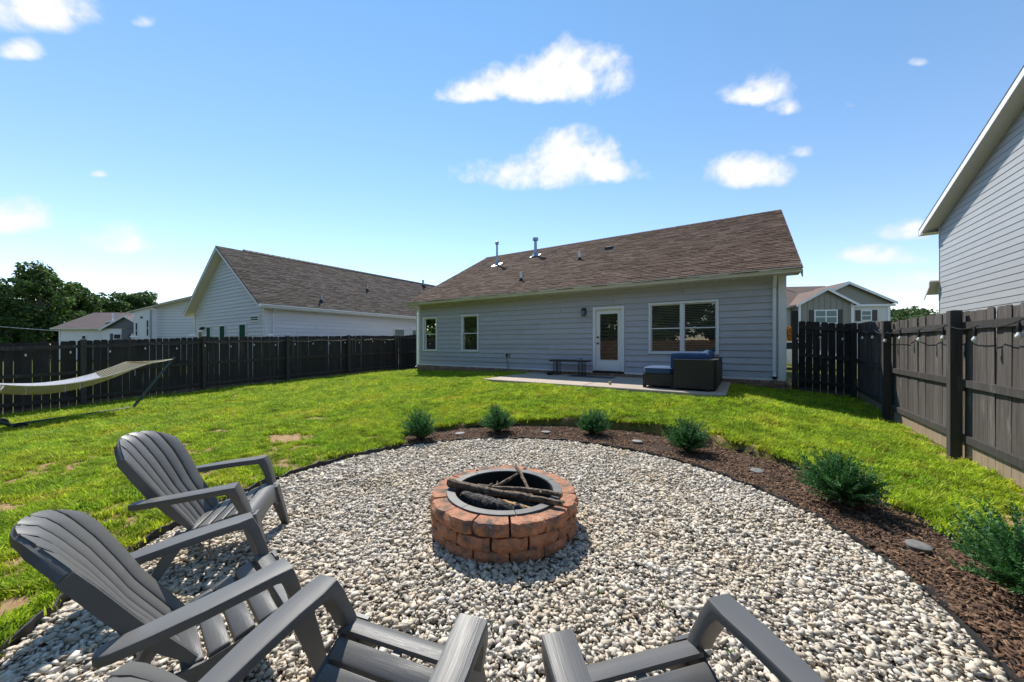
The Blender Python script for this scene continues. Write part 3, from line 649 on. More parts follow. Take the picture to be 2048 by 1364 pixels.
def roof_plane(name, parent, m, a, b, c, d, row=.145, tab=.32, th=.012, seed=3):
    """shingles on the quad a-b (eave) to d-c (ridge); each tab a solid, all in one part (rows a few pixels deep)"""
    a, b, c, d = map(Vector, (a, b, c, d)); n = (b - a).cross(d - a).normalized(); rr = random.Random(seed)
    H = (d - a).length; rows = int(H / row); V = []; Fc = []
    for i in range(rows + 1):
        f0 = i * row / H; f1 = min((i * row + row * 1.12) / H, 1.0)
        L0, R0 = a.lerp(d, f0), b.lerp(c, f0); L1, R1 = a.lerp(d, f1), b.lerp(c, f1); wd = (R0 - L0).length; x = -rr.uniform(0, tab)
        while x < wd:
            w_ = tab * rr.uniform(.6, 1.3); p0, p1 = max(x + .004, 0) / wd, min(x + w_ - .004, wd) / wd; x += w_
            if p1 <= p0: continue
            h0 = th * rr.uniform(.8, 1.9); h1 = .003; dj = rr.uniform(-.012, .012) / H
            L0_, R0_ = a.lerp(d, max(f0 + dj, -.004)), b.lerp(c, max(f0 + dj, -.004))
            q = [L0_.lerp(R0_, p0), L0_.lerp(R0_, p1), L1.lerp(R1, p1), L1.lerp(R1, p0)]
            o = len(V); V += [v_ for v_ in q] + [q[0] + n * h0, q[1] + n * h0, q[2] + n * h1, q[3] + n * h1]
            Fc += [(o + 4, o + 5, o + 6, o + 7), (o, o + 1, o + 5, o + 4), (o + 1, o + 2, o + 6, o + 5), (o + 3, o, o + 4, o + 7)]
    mb = MB(); mb.v = [tuple(v_) for v_ in V]; mb.f = Fc
    o = build(mb, name, m, parent); o['kind'] = 'stuff'; return o
def slab4(parent, name, m, a, b, c, d, t):
    a, b, c, d = map(Vector, (a, b, c, d)); n = (b - a).cross(d - a).normalized() * t
    return build(MB().hexa([a - n, b - n, c - n, d - n, a, b, c, d]), name, m, parent)
def window(w, parent, s0, s1, z0, z1, cols=1, trim=.07, glass='glass', blinds=True, depth=.09, mull=.0, surf=False):
    """trim round the opening, sashes, panes and (behind clear glass) a slatted blind and the dark room"""
    mb = MB()
    w.slab(mb, s0, s1, z1 - trim, z1, .0, .050); w.slab(mb, s0, s1, z0, z0 + trim * .8, .0, .054); w.slab(mb, s0, s0 + trim, z0 + trim * .8, z1 - trim, .0, .050); w.slab(mb, s1 - trim, s1, z0 + trim * .8, z1 - trim, .0, .050)
    ob = build(mb, 'window', 'trim_white', parent)
    i0, i1, j0, j1 = s0 + trim, s1 - trim, z0 + trim * .8, z1 - trim; wd = (i1 - i0 - mull * (cols - 1)) / cols
    if cols > 1:
        for c in range(1, cols):
            x = i0 + c * wd + (c - 1) * mull; mm = MB(); w.slab(mm, x, x + mull, j0, j1, -.02, .03); build(mm, 'mullion', 'trim_white', ob)
    zm = (j0 + j1) / 2
    for c in range(cols):
        x0 = i0 + c * (wd + mull); x1 = x0 + wd
        for (a, b, dd) in ((zm - .018, j1, .066 if surf else -.012), (j0, zm + .018, .060 if surf else -.030)):
            f = .026; fm = MB()
            w.slab(fm, x0, x1, a, a + f * 1.2, dd - .02, dd); w.slab(fm, x0, x1, b - f, b, dd - .02, dd); w.slab(fm, x0, x0 + f, a + f * 1.2, b - f, dd - .02, dd); w.slab(fm, x1 - f, x1, a + f * 1.2, b - f, dd - .02, dd)
            build(fm, 'sash', 'trim_white', ob)
            g = MB(); w.slab(g, x0 + f, x1 - f, a + f * 1.2, b - f, dd - .013, dd - .009); build(g, 'pane', glass, ob)
        if blinds:
            bl = MB(); z = j0 + .02
            while z < j1 - .02:
                bl.hexa([w.p(x0 + .02, z, -.095), w.p(x1 - .02, z, -.095), w.p(x1 - .02, z + .022, -.062), w.p(x0 + .02, z + .022, -.062), w.p(x0 + .02, z + .002, -.096), w.p(x1 - .02, z + .002, -.096), w.p(x1 - .02, z + .024, -.063), w.p(x0 + .02, z + .024, -.063)]); z += .048
            build(bl, 'blind', 'blind', ob)['kind'] = 'stuff'
    if surf: return ob
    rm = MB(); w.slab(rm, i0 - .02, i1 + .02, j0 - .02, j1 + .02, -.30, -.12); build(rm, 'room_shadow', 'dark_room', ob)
    return ob
def down_pipe(parent, w, s, ztop, zbot, out0, m='trim_white', bw=.075):
    mb = MB(); r = rrect(bw, .06, .2, 1)
    pts = [(ztop + .02, out0), (ztop - .06, out0), (ztop - .30, .05), (ztop - .36, .045), (zbot + .1, .045), (zbot + .03, .05), (zbot, .11)]
    mb.loft([[w.p(s + x, z + (y * .25 if 0 < i < 3 else 0), o_ + y) for x, y in r] for i, (z, o_) in enumerate(pts)])
    return build(mb, 'downspout', m, parent)
def gutter(parent, a, b, outv, m='trim_cream'):
    """K-style gutter from a to b; outv points away from the wall"""
    a, b, o = Vector(a), Vector(b), Vector(outv); up = Vector((0, 0, 1))
    prof = [(0, 0), (.085, 0), (.085, .03), (.125, .085), (.125, .12), (.112, .12), (.112, .09), (.075, .035), (.075, .012), (.012, .012), (.012, .12), (0, .12)]
    return build(MB().loft([[p + o * x + up * z for x, z in prof] for p in (a, b)]), 'gutter', m, parent)
def brick_course(parent, w, s0, s1, z0, courses, bl=.2, bh=.062, gap=.010, seed=0, soldier=True, m='brick'):
    rr = random.Random(seed); meshes = {}
    def brick(L_, D_, H_):
        k = (round(L_, 3), round(H_, 3))
        if k not in meshes: meshes[k] = MB().box(0, L_, -D_, 0, 0, H_).mesh('brick', m)
        return meshes[k]
    ang = math.atan2(w.d.y, w.d.x)
    def put(s, z, me, out):
        p = w.p(s, z, out); ob = link('brick', me, parent, rot=(0, 0, ang)); ob.location = Vector(p) - parent.location; return ob
    z = z0
    for c in range(courses):
        s = s0 - (bl / 2 if c % 2 else 0)
        while s < s1 - .03:
            a = max(s, s0); b = min(s + bl, s1)
            if b - a > .04: put(a, z, brick(b - a, .07, bh), .025 + rr.uniform(-.002, .002))
            s += bl + gap
        z += bh + gap
    if soldier:
        s = s0; me = brick(.062, .09, .075)
        while s < s1 - .05: put(s, z, me, .045 + rr.uniform(-.002, .002)); s += .072
        z += .075
    return z

# ------------------------------------------------------------------ the grey house
HV = 11.40; HU0, HU1 = -12.40, .84; HTOP = 3.12; HB = .50; EV = 10.95; RZ = 6.44; RV = 16.9; EZ = 3.22
def main_house():
    h = empty('grey_house', (HU0, HV, 0)); tag(h, 'single-storey blue-grey lap-sided house with brown shingle roof behind the lawn', 'house')
    wl = Wall((0, HV), (1, 0), (0, -1))
    wall = build(MB().box(HU0, HU1, HV, HV + .06, .1, HTOP + .3) if False else MB(), 'rear_wall', 'siding', h)
    # backing with the openings left open
    ops = [(-12.10, -11.24, 1.09, 2.59), (-9.85, -8.95, 1.09, 2.60), (-4.19, -3.17, .50, 2.60), (-2.44, -.60, 1.11, 2.63)]
    mb = MB(); xs = [HU0] + [x for o in ops for x in o[:2]] + [HU1]
    for i in range(0, len(xs), 2): mb.box(xs[i], xs[i + 1], HV + .001, HV + .10, HB - .02, HTOP + .2)
    for o in ops: mb.box(o[0], o[1], HV + .001, HV + .10, o[3], HTOP + .2); (o[2] > HB + .1) and mb.box(o[0], o[1], HV + .001, HV + .10, HB - .02, o[2])
    wall.data = mb.mesh('rear_wall', 'siding')
    lap_siding(wl, wall, 'siding', HU0 + .09, HU1 - .13, HB + .02, HTOP + .02, .178, ops, seed=11)
    # other walls, foundation, ceiling
    o = build(MB().box(HU1 - .10, HU1 - .004, HV + .101, 22.3, HB - .02, HTOP + .2), 'side_wall', 'siding', h)
    ws = Wall((HU1, HV), (0, 1), (1, 0)); lap_siding(ws, o, 'siding', .1, 10.8, HB + .02, HTOP, .178, jn=False)
    o = build(MB().box(HU0 + .004, HU0 + .1, HV + .101, 22.3, HB - .02, HTOP + .2), 'side_wall', 'siding', h)
    build(MB().box(HU0, HU1, 22.3, 22.4, HB - .02, HTOP + .2), 'front_wall', 'siding', h)
    for u in (HU0 + .004, HU1 - .1): build(MB().add([(u, HV, HTOP + .2), (u, 22.4, HTOP + .2), (u, RV, RZ - .15), (u + .09, HV, HTOP + .2), (u + .09, 22.4, HTOP + .2), (u + .09, RV, RZ - .15)], [(0, 2, 1), (3, 4, 5), (0, 1, 4, 3), (1, 2, 5, 4), (2, 0, 3, 5)]), 'gable_end', 'siding', h)
    fo = build(MB().box(HU0 - .01, HU1 + .01, HV - .012, 22.3, -.2, HB - .09), 'foundation', 'mortar', h)
    fo2 = fo
    brick_course(h, Wall((0, HV), (1, 0), (0, -1)), HU0 - .01, -6.46, .170, 3, seed=2, soldier=False)
    brick_course(h, Wall((0, HV), (1, 0), (0, -1)), -.31, HU1 + .035, .098, 4, seed=5, soldier=False)
    brick_course(h, Wall((HU1, HV), (0, 1), (1, 0)), .0, 2.4, .098, 4, seed=4, soldier=False)
    so = MB(); x = HU0 - .01; rr = random.Random(9)
    while x < HU1 + .03:
        q = rr.uniform(-.002, .002); so.box(x, x + .062, HV - .052 + q, HV + .03, .386, .462); x += .072
    build(so, 'rowlock_bricks', 'brick_island', h)['kind'] = 'stuff'
    tb = MB(); tb.box(HU0 - .02, HU1 + .02, HV - .043, HV - .001, HB - .035, HB + .018); build(tb, 'base_trim', 'trim_white', h)
    # corner boards
    for a, b in ((HU0 - .002, HU0 + .085), (HU1 - .125, HU1 + .02)): build(MB().box(a, b, HV - .045, HV - .001, HB + .02, HTOP), 'corner_board', 'trim_white', h)
    build(MB().box(HU1 + .0, HU1 + .042, HV, HV + .11, HB + .02, HTOP), 'corner_board', 'trim_white', h)
    # eaves
    build(MB().box(HU0 - .28, HU1 + .28, EV + .06, HV - .001, HTOP, HTOP + .016), 'soffit', 'soffit', h)
    sl = MB(); x = HU0
    while x < HU1 + .2: sl.box(x, x + .10, EV + .10, HV - .06, HTOP - .004, HTOP + .002); x += .2
    build(sl, 'soffit_vents', 'trim_cream', h)['kind'] = 'stuff'
    build(MB().box(HU0 - .30, HU1 + .30, EV + .035, EV + .06, HTOP - .01, EZ - .005), 'fascia', 'trim_cream', h)
    gutter(h, (HU0 - .30, EV + .034, HTOP + .0), (HU1 + .30, EV + .034, HTOP + .0), (0, -1, 0))
    # roof deck + shingles (rear slope), front slope plain behind the ridge
    ul, ur = HU0 - .30, HU1 + .30; ev = EV - .06; sl_ = (RZ - EZ) / (RV - EV); ez = EZ - .06 * sl_ + .02
    roof = slab4(h, 'roof', 'drip_edge', (ul, ev, ez), (ur, ev, ez), (ur, RV, RZ), (ul, RV, RZ), .05)
    slab4(h, 'front_roof', 'roof_far', (ur, 2 * RV - ev, ez), (ul, 2 * RV - ev, ez), (ul, RV + .012, RZ - .005), (ur, RV + .012, RZ - .005), .05)
    up = .004
    roof_plane('shingles', roof, 'shingle', (ul - .02, ev - .03, ez - .012 + up), (ur + .02, ev - .03, ez - .012 + up), (ur + .02, RV, RZ + up), (ul - .02, RV, RZ + up))
    rc = MB(); x = ul
    while x < ur:
        e_ = min(x + .3, ur); rc.hexa([(x, RV - .13, RZ - .05), (e_, RV - .13, RZ - .05), (e_, RV + .13, RZ - .05), (x, RV + .13, RZ - .05), (x, RV - .02, RZ + .035 ), (e_, RV - .02, RZ + .028), (e_, RV + .02, RZ + .028), (x, RV + .02, RZ + .035)]); x += .2
    build(rc, 'ridge_cap', 'shingle', roof)['kind'] = 'stuff'
    for u, s in ((ul, -1), (ur, 1)):   # rake boards
        a = Vector((u, ev + .05, ez - .05)); b = Vector((u, RV, RZ - .06)); t = Vector((s * .022, 0, 0)); dz = Vector((0, 0, -.16))
        build(MB().hexa([a + dz, b + dz, b + dz + t, a + dz + t, a, b, b + t, a + t]), 'rake_board', 'trim_cream', h)
        a2 = Vector((HU0 if s < 0 else HU1, ev + .3, ez + .06)); b2 = Vector((HU0 if s < 0 else HU1, RV, RZ - .16))
        build(MB().hexa([a2, (u, a2.y, a2.z), (u, RV, b2.z), b2, a2 + Vector((0, 0, .02)), (u, a2.y, a2.z + .02), (u, RV, b2.z + .02), b2 + Vector((0, 0, .02))]), 'rake_soffit', 'soffit', h)
    # roof pipes and vents
    def on_roof(px, py):
        a = (px - 1024) / F; b = (688 - py) / F; k = ST * a + CT; t = (CAMZ - ez + sl_ * ev) / (sl_ * k - b)
        X, Y = a * t, t; u, v = W(X, Y); return u, v, CAMZ + b * t, t
    for px, py, top, rad, kind in ((994, 530, 483, .05, 'flue'), (1071, 512, 475, .075, 'flue'), (1042, 561, 543, .042, 'pvc'), (1159, 519, 503, .042, 'pvc')):
        u, v, z, t = on_roof(px, py); hgt = (py - top) / F * t
        if kind == 'flue':
            ob = build(MB().lathe([(rad, -.1), (rad, hgt - .1)], (u, v, z), 14), 'flue_pipe', 'galvanised', h, True)
            build(MB().lathe([(rad * 1.02, hgt - .17), (rad * 1.9, hgt - .14), (rad * 1.9, hgt - .02), (rad * .9, hgt + .01)], (u, v, z), 14), 'flue_cap', 'galvanised', ob, True)
            build(MB().lathe([(rad * 3.1, -.06), (rad * 2.4, .02), (rad * 1.15, .17), (rad * 1.12, .19)], (u, v, z), 14), 'flashing', 'galvanised', ob, True)
            n = Vector((0, -sl_, 1)).normalized(); c = Vector((u, v, z)) + n * .02
            slab4(ob, 'flashing_plate', 'galvanised', c + Vector((-.22, -.2, -.2 * sl_)), c + Vector((.22, -.2, -.2 * sl_)), c + Vector((.22, .2, .2 * sl_)), c + Vector((-.22, .2, .2 * sl_)), .006)
        else:
            ob = build(MB().lathe([(rad, -.1), (rad, hgt), (rad * .8, hgt), (rad * .8, hgt - .04)], (u, v, z), 14), 'vent_pipe', 'pvc_white', h, True)
            build(MB().lathe([(rad * 3, -.08), (rad * 2.2, .02), (rad * 1.15, .09)], (u, v, z), 14), 'pipe_boot', 'rubber', ob, True)
    u, v, z, t = on_roof(1218, 497); ob = build(MB().hexa([(u - .16, v - .14, z - .09), (u + .16, v - .14, z - .09), (u + .16, v + .16, z + .05), (u - .16, v + .16, z + .05), (u - .13, v - .12, z + .045), (u + .13, v - .12, z + .045), (u + .13, v + .12, z + .125), (u - .13, v + .12, z + .125)]), 'roof_vent', 'black_metal', h)
    # windows
    for i, (s0, s1, z0, z1) in enumerate(ops):
        if i == 2: continue
        window(wl, h, s0, s1, z0, z1, 2 if i == 3 else 1, mull=.085, trim=.062)
    # door
    s0, s1, z0, z1 = ops[2]; fr = MB(); t = .085
    wl.slab(fr, s0, s1, z1 - t, z1, -.1, .050); wl.slab(fr, s0, s0 + t, z0, z1 - t, -.1, .050); wl.slab(fr, s1 - t, s1, z0, z1 - t, -.1, .050)
    d = build(fr, 'door_frame', 'trim_white', h)
    a, b, c, e = s0 + t + .004, s1 - t - .004, z0 + .035, z1 - t - .004; lf = MB(); g0, g1, gz0, gz1 = a + .13, b - .13, c + .35, e - .14
    wl.slab(lf, a, g0, c, e, -.075, -.03); wl.slab(lf, g1, b, c, e, -.075, -.03); wl.slab(lf, g0, g1, c, gz0, -.075, -.03); wl.slab(lf, g0, g1, gz1, e, -.075, -.03)
    dl = build(lf, 'door', 'door_white', h)
    mo = MB(); q = .02
    wl.slab(mo, g0 - q, g1 + q, gz0 - q, gz0, -.03, -.02); wl.slab(mo, g0 - q, g1 + q, gz1, gz1 + q, -.03, -.02); wl.slab(mo, g0 - q, g0, gz0, gz1, -.03, -.02); wl.slab(mo, g1, g1 + q, gz0, gz1, -.03, -.02)
    build(mo, 'glazing_bead', 'door_white', dl)
    g = MB(); wl.slab(g, g0, g1, gz0, gz1, -.045, -.041); build(g, 'pane', 'glass', dl)
    bl = MB(); z = gz0 + .01
    while z < gz1 - .03: bl.hexa([wl.p(g0 + .01, z, -.071), wl.p(g1 - .01, z, -.071), wl.p(g1 - .01, z + .012, -.053), wl.p(g0 + .01, z + .012, -.053), wl.p(g0 + .01, z + .002, -.0715), wl.p(g1 - .01, z + .002, -.0715), wl.p(g1 - .01, z + .014, -.0535), wl.p(g0 + .01, z + .014, -.0535)]); z += .045
    build(bl, 'blind', 'blind', dl)['kind'] = 'stuff'
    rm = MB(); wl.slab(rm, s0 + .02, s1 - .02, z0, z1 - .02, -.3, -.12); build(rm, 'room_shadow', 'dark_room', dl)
    th = MB(); wl.slab(th, s0, s1, z0 - .035, z0 + .03, -.1, .06); build(th, 'threshold', 'black_metal', h)
    for zz in (1.42, 1.62):
        kb = MB(); p = Vector(wl.p(a + .065, zz, -.03)); rings = []
        for r_, o_ in ((.030, 0), (.030, .01), (.012, .014), (.012, .035), (.026, .04), (.028, .055), (.015, .066)): rings.append([p + Vector((r_ * math.cos(2 * math.pi * k / 12), -o_, r_ * math.sin(2 * math.pi * k / 12))) for k in range(12)])
        build(kb.loft(rings), 'door_knob' if zz < 1.5 else 'deadbolt', 'black_metal', dl, True)
    # wall lamp
    lm = MB(); wl.slab(lm, -4.52, -4.42, 2.38, 2.58, 0.01, .05); lp = build(lm, 'wall_lamp', 'black_metal', h)
    lb = MB(); lb.lathe([(.055, .12), (.085, .05), (.085, .045), (.06, .045)], (-4.47, HV - .14, 2.46), 12); lb.box(-4.485, -4.455, HV - .14, HV - .03, 2.55, 2.575); build(lb, 'lamp_hood', 'black_metal', lp)
    build(MB().lathe([(.05, -.11), (.055, 0), (.055, .05), (.03, .07)], (-4.47, HV - .14, 2.455), 12), 'lamp_glass', 'glass_soft', lp, True)
    cg = MB()
    for k in range(4): q = R(45 + 90 * k); cg.tube([(-4.47 + .06 * math.cos(q), HV - .14 + .06 * math.sin(q), 2.34), (-4.47 + .063 * math.cos(q), HV - .14 + .063 * math.sin(q), 2.51)], .006, 5)
    cg.lathe([(.065, -.015), (.065, .01)], (-4.47, HV - .14, 2.335), 12); build(cg, 'lamp_cage', 'black_metal', lp)
    # outlet box and cord
    ob = MB(); wl.slab(ob, -7.55, -7.44, .90, 1.05, .012, .06); oo = build(ob, 'outlet_cover', 'galvanised', h)
    build(MB().box(-7.60, -7.53, HV - .10, HV - .045, .93, 1.02), 'plug', 'black_metal', oo)
    build(MB().tube([(-7.56, HV - .08, .93), (-7.56, HV - .09, .85), (-7.53, HV - .06, .7), (-7.50, HV - .055, .5), (-7.49, HV - .07, .34)], .009, 6), 'cord', 'black_metal', oo)
    down_pipe(h, wl, HU1 - .21, HTOP, .58, .33)
    build(MB().box(HU1 - .25, HU1 - .16, HV - .09, HV - .02, .50, .585), 'downspout_boot', 'black_metal', h)
    wside = Wall((HU0, HV), (1, 0), (0, -1)); down_pipe(h, wside, -.06, HTOP, .38, .33)
    return h
main_house()

# patio
def patio():
    u0, u1, v0, v1, z = -6.45, -.32, 8.40, HV - .08, .38; p = empty('patio', ((u0 + u1) / 2, v0, .2)); tag(p, 'pale concrete patio slab behind the grey house', 'patio', kind='structure')
    xs = [u0, -3.36, u1]
    for a, b in zip(xs, xs[1:]):
        mb = MB(); g = .005; bv = .012
        mb.hexa([(a + g, v0, z - .16), (b - g, v0, z - .16), (b - g, v1, z - .16), (a + g, v1, z - .16), (a + g, v0, z - bv), (b - g, v0, z - bv), (b - g, v1, z - bv), (a + g, v1, z - bv)])
        mb.hexa([(a + g, v0 + .001, z - bv), (b - g, v0 + .001, z - bv), (b - g, v1, z - bv), (a + g, v1, z - bv), (a + g + bv, v0 + bv, z), (b - g - bv, v0 + bv, z), (b - g - bv, v1, z), (a + g + bv, v1, z)])
        build(mb, 'slab', 'concrete', p)
    return z
PZ = patio()

# ------------------------------------------------------------------ fences
def board_mesh(w, h, t, m, ear=.03):
    mb = MB(); e = ear; poly = [(-w / 2, 0), (w / 2, 0), (w / 2, h - e * 1.1), (w / 2 - e * .35, h - e * .4), (w / 2 - e, h), (-w / 2 + e, h), (-w / 2 + e * .35, h - e * .4), (-w / 2, h - e * 1.1)]
    mb.prism(poly, lambda x, z: (x, t / 2, z), lambda x, z: (x, -t / 2, z)); return mb.mesh('fence_board', m)
def fence(name, label, a, b, side, post_s, bm, gap=.006, bw=.138, h=1.80, base=None, rails=(.25, .95, 1.66), seed=0, post_top=.05, base_off=.02, group='stained fences', var=.02):
    """boards from a to b; side=+1/-1: rails and posts stand on that side of the boards (left of the way a->b = +1)"""
    a = Vector((*a, 0)); b = Vector((*b, 0)); d = (b - a).normalized(); L_ = (b - a).length; n = Vector((-d.y, d.x, 0)) * side; ang = math.atan2(d.y, d.x); rr = random.Random(seed)
    root = empty(name, (a.x, a.y, gz(a.x, a.y))); tag(root, label, 'fence', group)
    vari = [board_mesh(bw * k, h, .017, bm) for k in (1.0, .985, 1.01)]
    zf = base or (lambda p: gz(p.x, p.y)); s = bw / 2
    while s < L_ - bw * .3:
        p = a + d * s; o = link('fence_board', rr.choice(vari), root, rot=(rr.uniform(-.006, .006), rr.uniform(-.006, .006), ang))
        o.location = p + Vector((0, 0, zf(p) + base_off + rr.uniform(-var, var) * .5)) - root.location; s += bw + gap * rr.uniform(.4, 1.7)
    ps = [s_ for s_ in post_s if -.1 <= s_ <= L_ + .1]
    for s_ in ps:
        p = a + d * s_ + n * .10; z = zf(p); w = .052; t = h + post_top
        mb = MB().hexa([(-w, -w, -.2), (w, -w, -.2), (w, w, -.2), (-w, w, -.2), (-w, -w, t), (w, -w, t), (w, w, t), (-w, w, t)])
        mb.add([(-w, -w, t), (w, -w, t), (w, w, t), (-w, w, t), (0, 0, t + .012)], [(0, 1, 4), (1, 2, 4), (2, 3, 4), (3, 0, 4)])
        o = link('fence_post', mb.mesh('fence_post', 'fence_rail'), root, rot=(0, 0, ang)); o.location = p + Vector((0, 0, z)) - root.location
    ends = sorted(set([0.0] + ps + [L_]))
    for s0, s1 in zip(ends, ends[1:]):
        if s1 - s0 < .15: continue
        for r in rails:
            q0, q1 = a + d * (s0 + .002) + n * .030, a + d * (s1 - .002) + n * .030; z0, z1 = zf(q0) + r, zf(q1) + r; w = n * .019; hh = Vector((0, 0, .044))
            c0 = Vector((q0.x, q0.y, z0)); c1 = Vector((q1.x, q1.y, z1))
            build(MB().hexa([c0 - w - hh, c1 - w - hh, c1 + w - hh, c0 + w - hh, c0 - w + hh, c1 - w + hh, c1 + w + hh, c0 + w + hh]), 'fence_rail', 'fence_rail', root)
    return root
FL, FR = -15.3, 2.34
lpost = [1.9 + 2.62 * k + 3.0 for k in range(-2, 6)]
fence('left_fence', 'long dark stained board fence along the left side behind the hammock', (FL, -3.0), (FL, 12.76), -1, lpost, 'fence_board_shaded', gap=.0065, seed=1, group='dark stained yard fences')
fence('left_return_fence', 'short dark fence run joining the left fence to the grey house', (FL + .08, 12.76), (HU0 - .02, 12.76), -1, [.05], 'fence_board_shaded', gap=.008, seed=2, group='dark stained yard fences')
rpost = [12.06 - 12.03 + .06, 12.06 - 9.54, 12.06 - 6.91, 12.06 - 4.28, 12.06 - 1.65]
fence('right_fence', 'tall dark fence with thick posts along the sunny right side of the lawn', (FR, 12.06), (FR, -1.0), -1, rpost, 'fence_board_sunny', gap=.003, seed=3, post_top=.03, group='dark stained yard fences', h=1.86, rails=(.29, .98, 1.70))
def gate_run():
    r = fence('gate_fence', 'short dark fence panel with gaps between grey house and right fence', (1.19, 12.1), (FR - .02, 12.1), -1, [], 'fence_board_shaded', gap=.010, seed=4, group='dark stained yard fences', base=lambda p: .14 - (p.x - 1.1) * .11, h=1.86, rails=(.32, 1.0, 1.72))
    o = build(MB().box(1.05, 1.17, 11.97, 12.09, -.1, 2.06), 'gate_post', 'fence_rail', r)
    build(MB().box(1.04, 1.185, 12.092, 12.13, 1.85, 2.28), 'post_extension', 'fence_rail', r)
gate_run()
def rear_fence():
    r = empty('rear_fence', (-6, -7.5, -.2)); tag(r, 'plain brown wooden fence across the far end of the yard', 'fence'); mb = MB(); x = FL
    while x < FR: mb.box(x, x + .138, -7.51, -7.49, -.5, 1.7); x += .144
    build(mb, 'board_run', 'rear_fence_wood', r)['kind'] = 'stuff'
rear_fence()

def string_lights(name, label, pts, bulbs, sag=.05, hang=.05, r=.006, bl=.022):
    """pts: fixing points of the wire; bulbs: distances along it"""
    root = empty(name, pts[0]); tag(root, label, 'string lights', 'string lights on the fences'); P = []
    for a, b in zip(pts, pts[1:]):
        a, b = Vector(a), Vector(b)
        for k in range(8): t = k / 8; q = a.lerp(b, t); q.z -= sag * 4 * t * (1 - t); P.append(q)
    P.append(Vector(pts[-1])); build(MB().tube(P, r, 5), 'cable', 'black_metal', root)
    cum = [0.0]
    for a, b in zip(P, P[1:]): cum.append(cum[-1] + (b - a).length)
    for s in bulbs:
        if s > cum[-1]: break
        k = max(i for i in range(len(cum)) if cum[i] <= s); k = min(k, len(P) - 2); q = P[k].lerp(P[k + 1], (s - cum[k]) / max(cum[k + 1] - cum[k], 1e-6))
        so = build(MB().lathe([(.006, 0), (.014, -hang * .5), (.017, -hang), (.017, -hang - .03), (.012, -hang - .035)], q, 10), 'bulb_socket', 'black_metal', root, True)
        z0 = -hang - .034; build(MB().lathe([(.011, z0), (.015, z0 - .012), (bl, z0 - .032), (bl * 1.04, z0 - .044), (bl * .8, z0 - .06), (bl * .3, z0 - .068)], q, 12), 'bulb', 'bulb', so, True)
pr = [(FR - .075, 11.7, 1.66)] + [(FR - .15, v, gz(FR, v) + 1.70 + .02 * ((i % 2) * 2 - 1)) for i, v in enumerate((10.9, 10.1, 9.3, 8.5, 7.7, 6.95, 6.2, 5.4, 4.6, 3.8, 3.0))]
string_lights('string_lights', 'string of clear bulbs hung along the sunny right fence', pr, [.75 + .79 * k for k in range(11)], hang=.07, bl=.026)
plft = [(FL + .16, v, gz(FL, v) + 1.66) for v in (-1.5, .4, 1.9, 3.2, 4.5, 5.8, 7.1, 8.4, 9.75, 11.0, 12.4)]
string_lights('string_lights', 'string of small bulbs hung along the dark left fence', plft, [.3 + .72 * k for k in range(20)], sag=.06, hang=.05, bl=.019)
string_lights('string_lights', 'string light bulbs on the short gate fence panel', [(1.14, 11.95, 1.66), (1.5, 12.0, 1.72), (1.95, 12.0, 1.70), (2.24, 11.9, 1.62)], [.02, .5, .95], sag=.04, hang=.05, bl=.026)

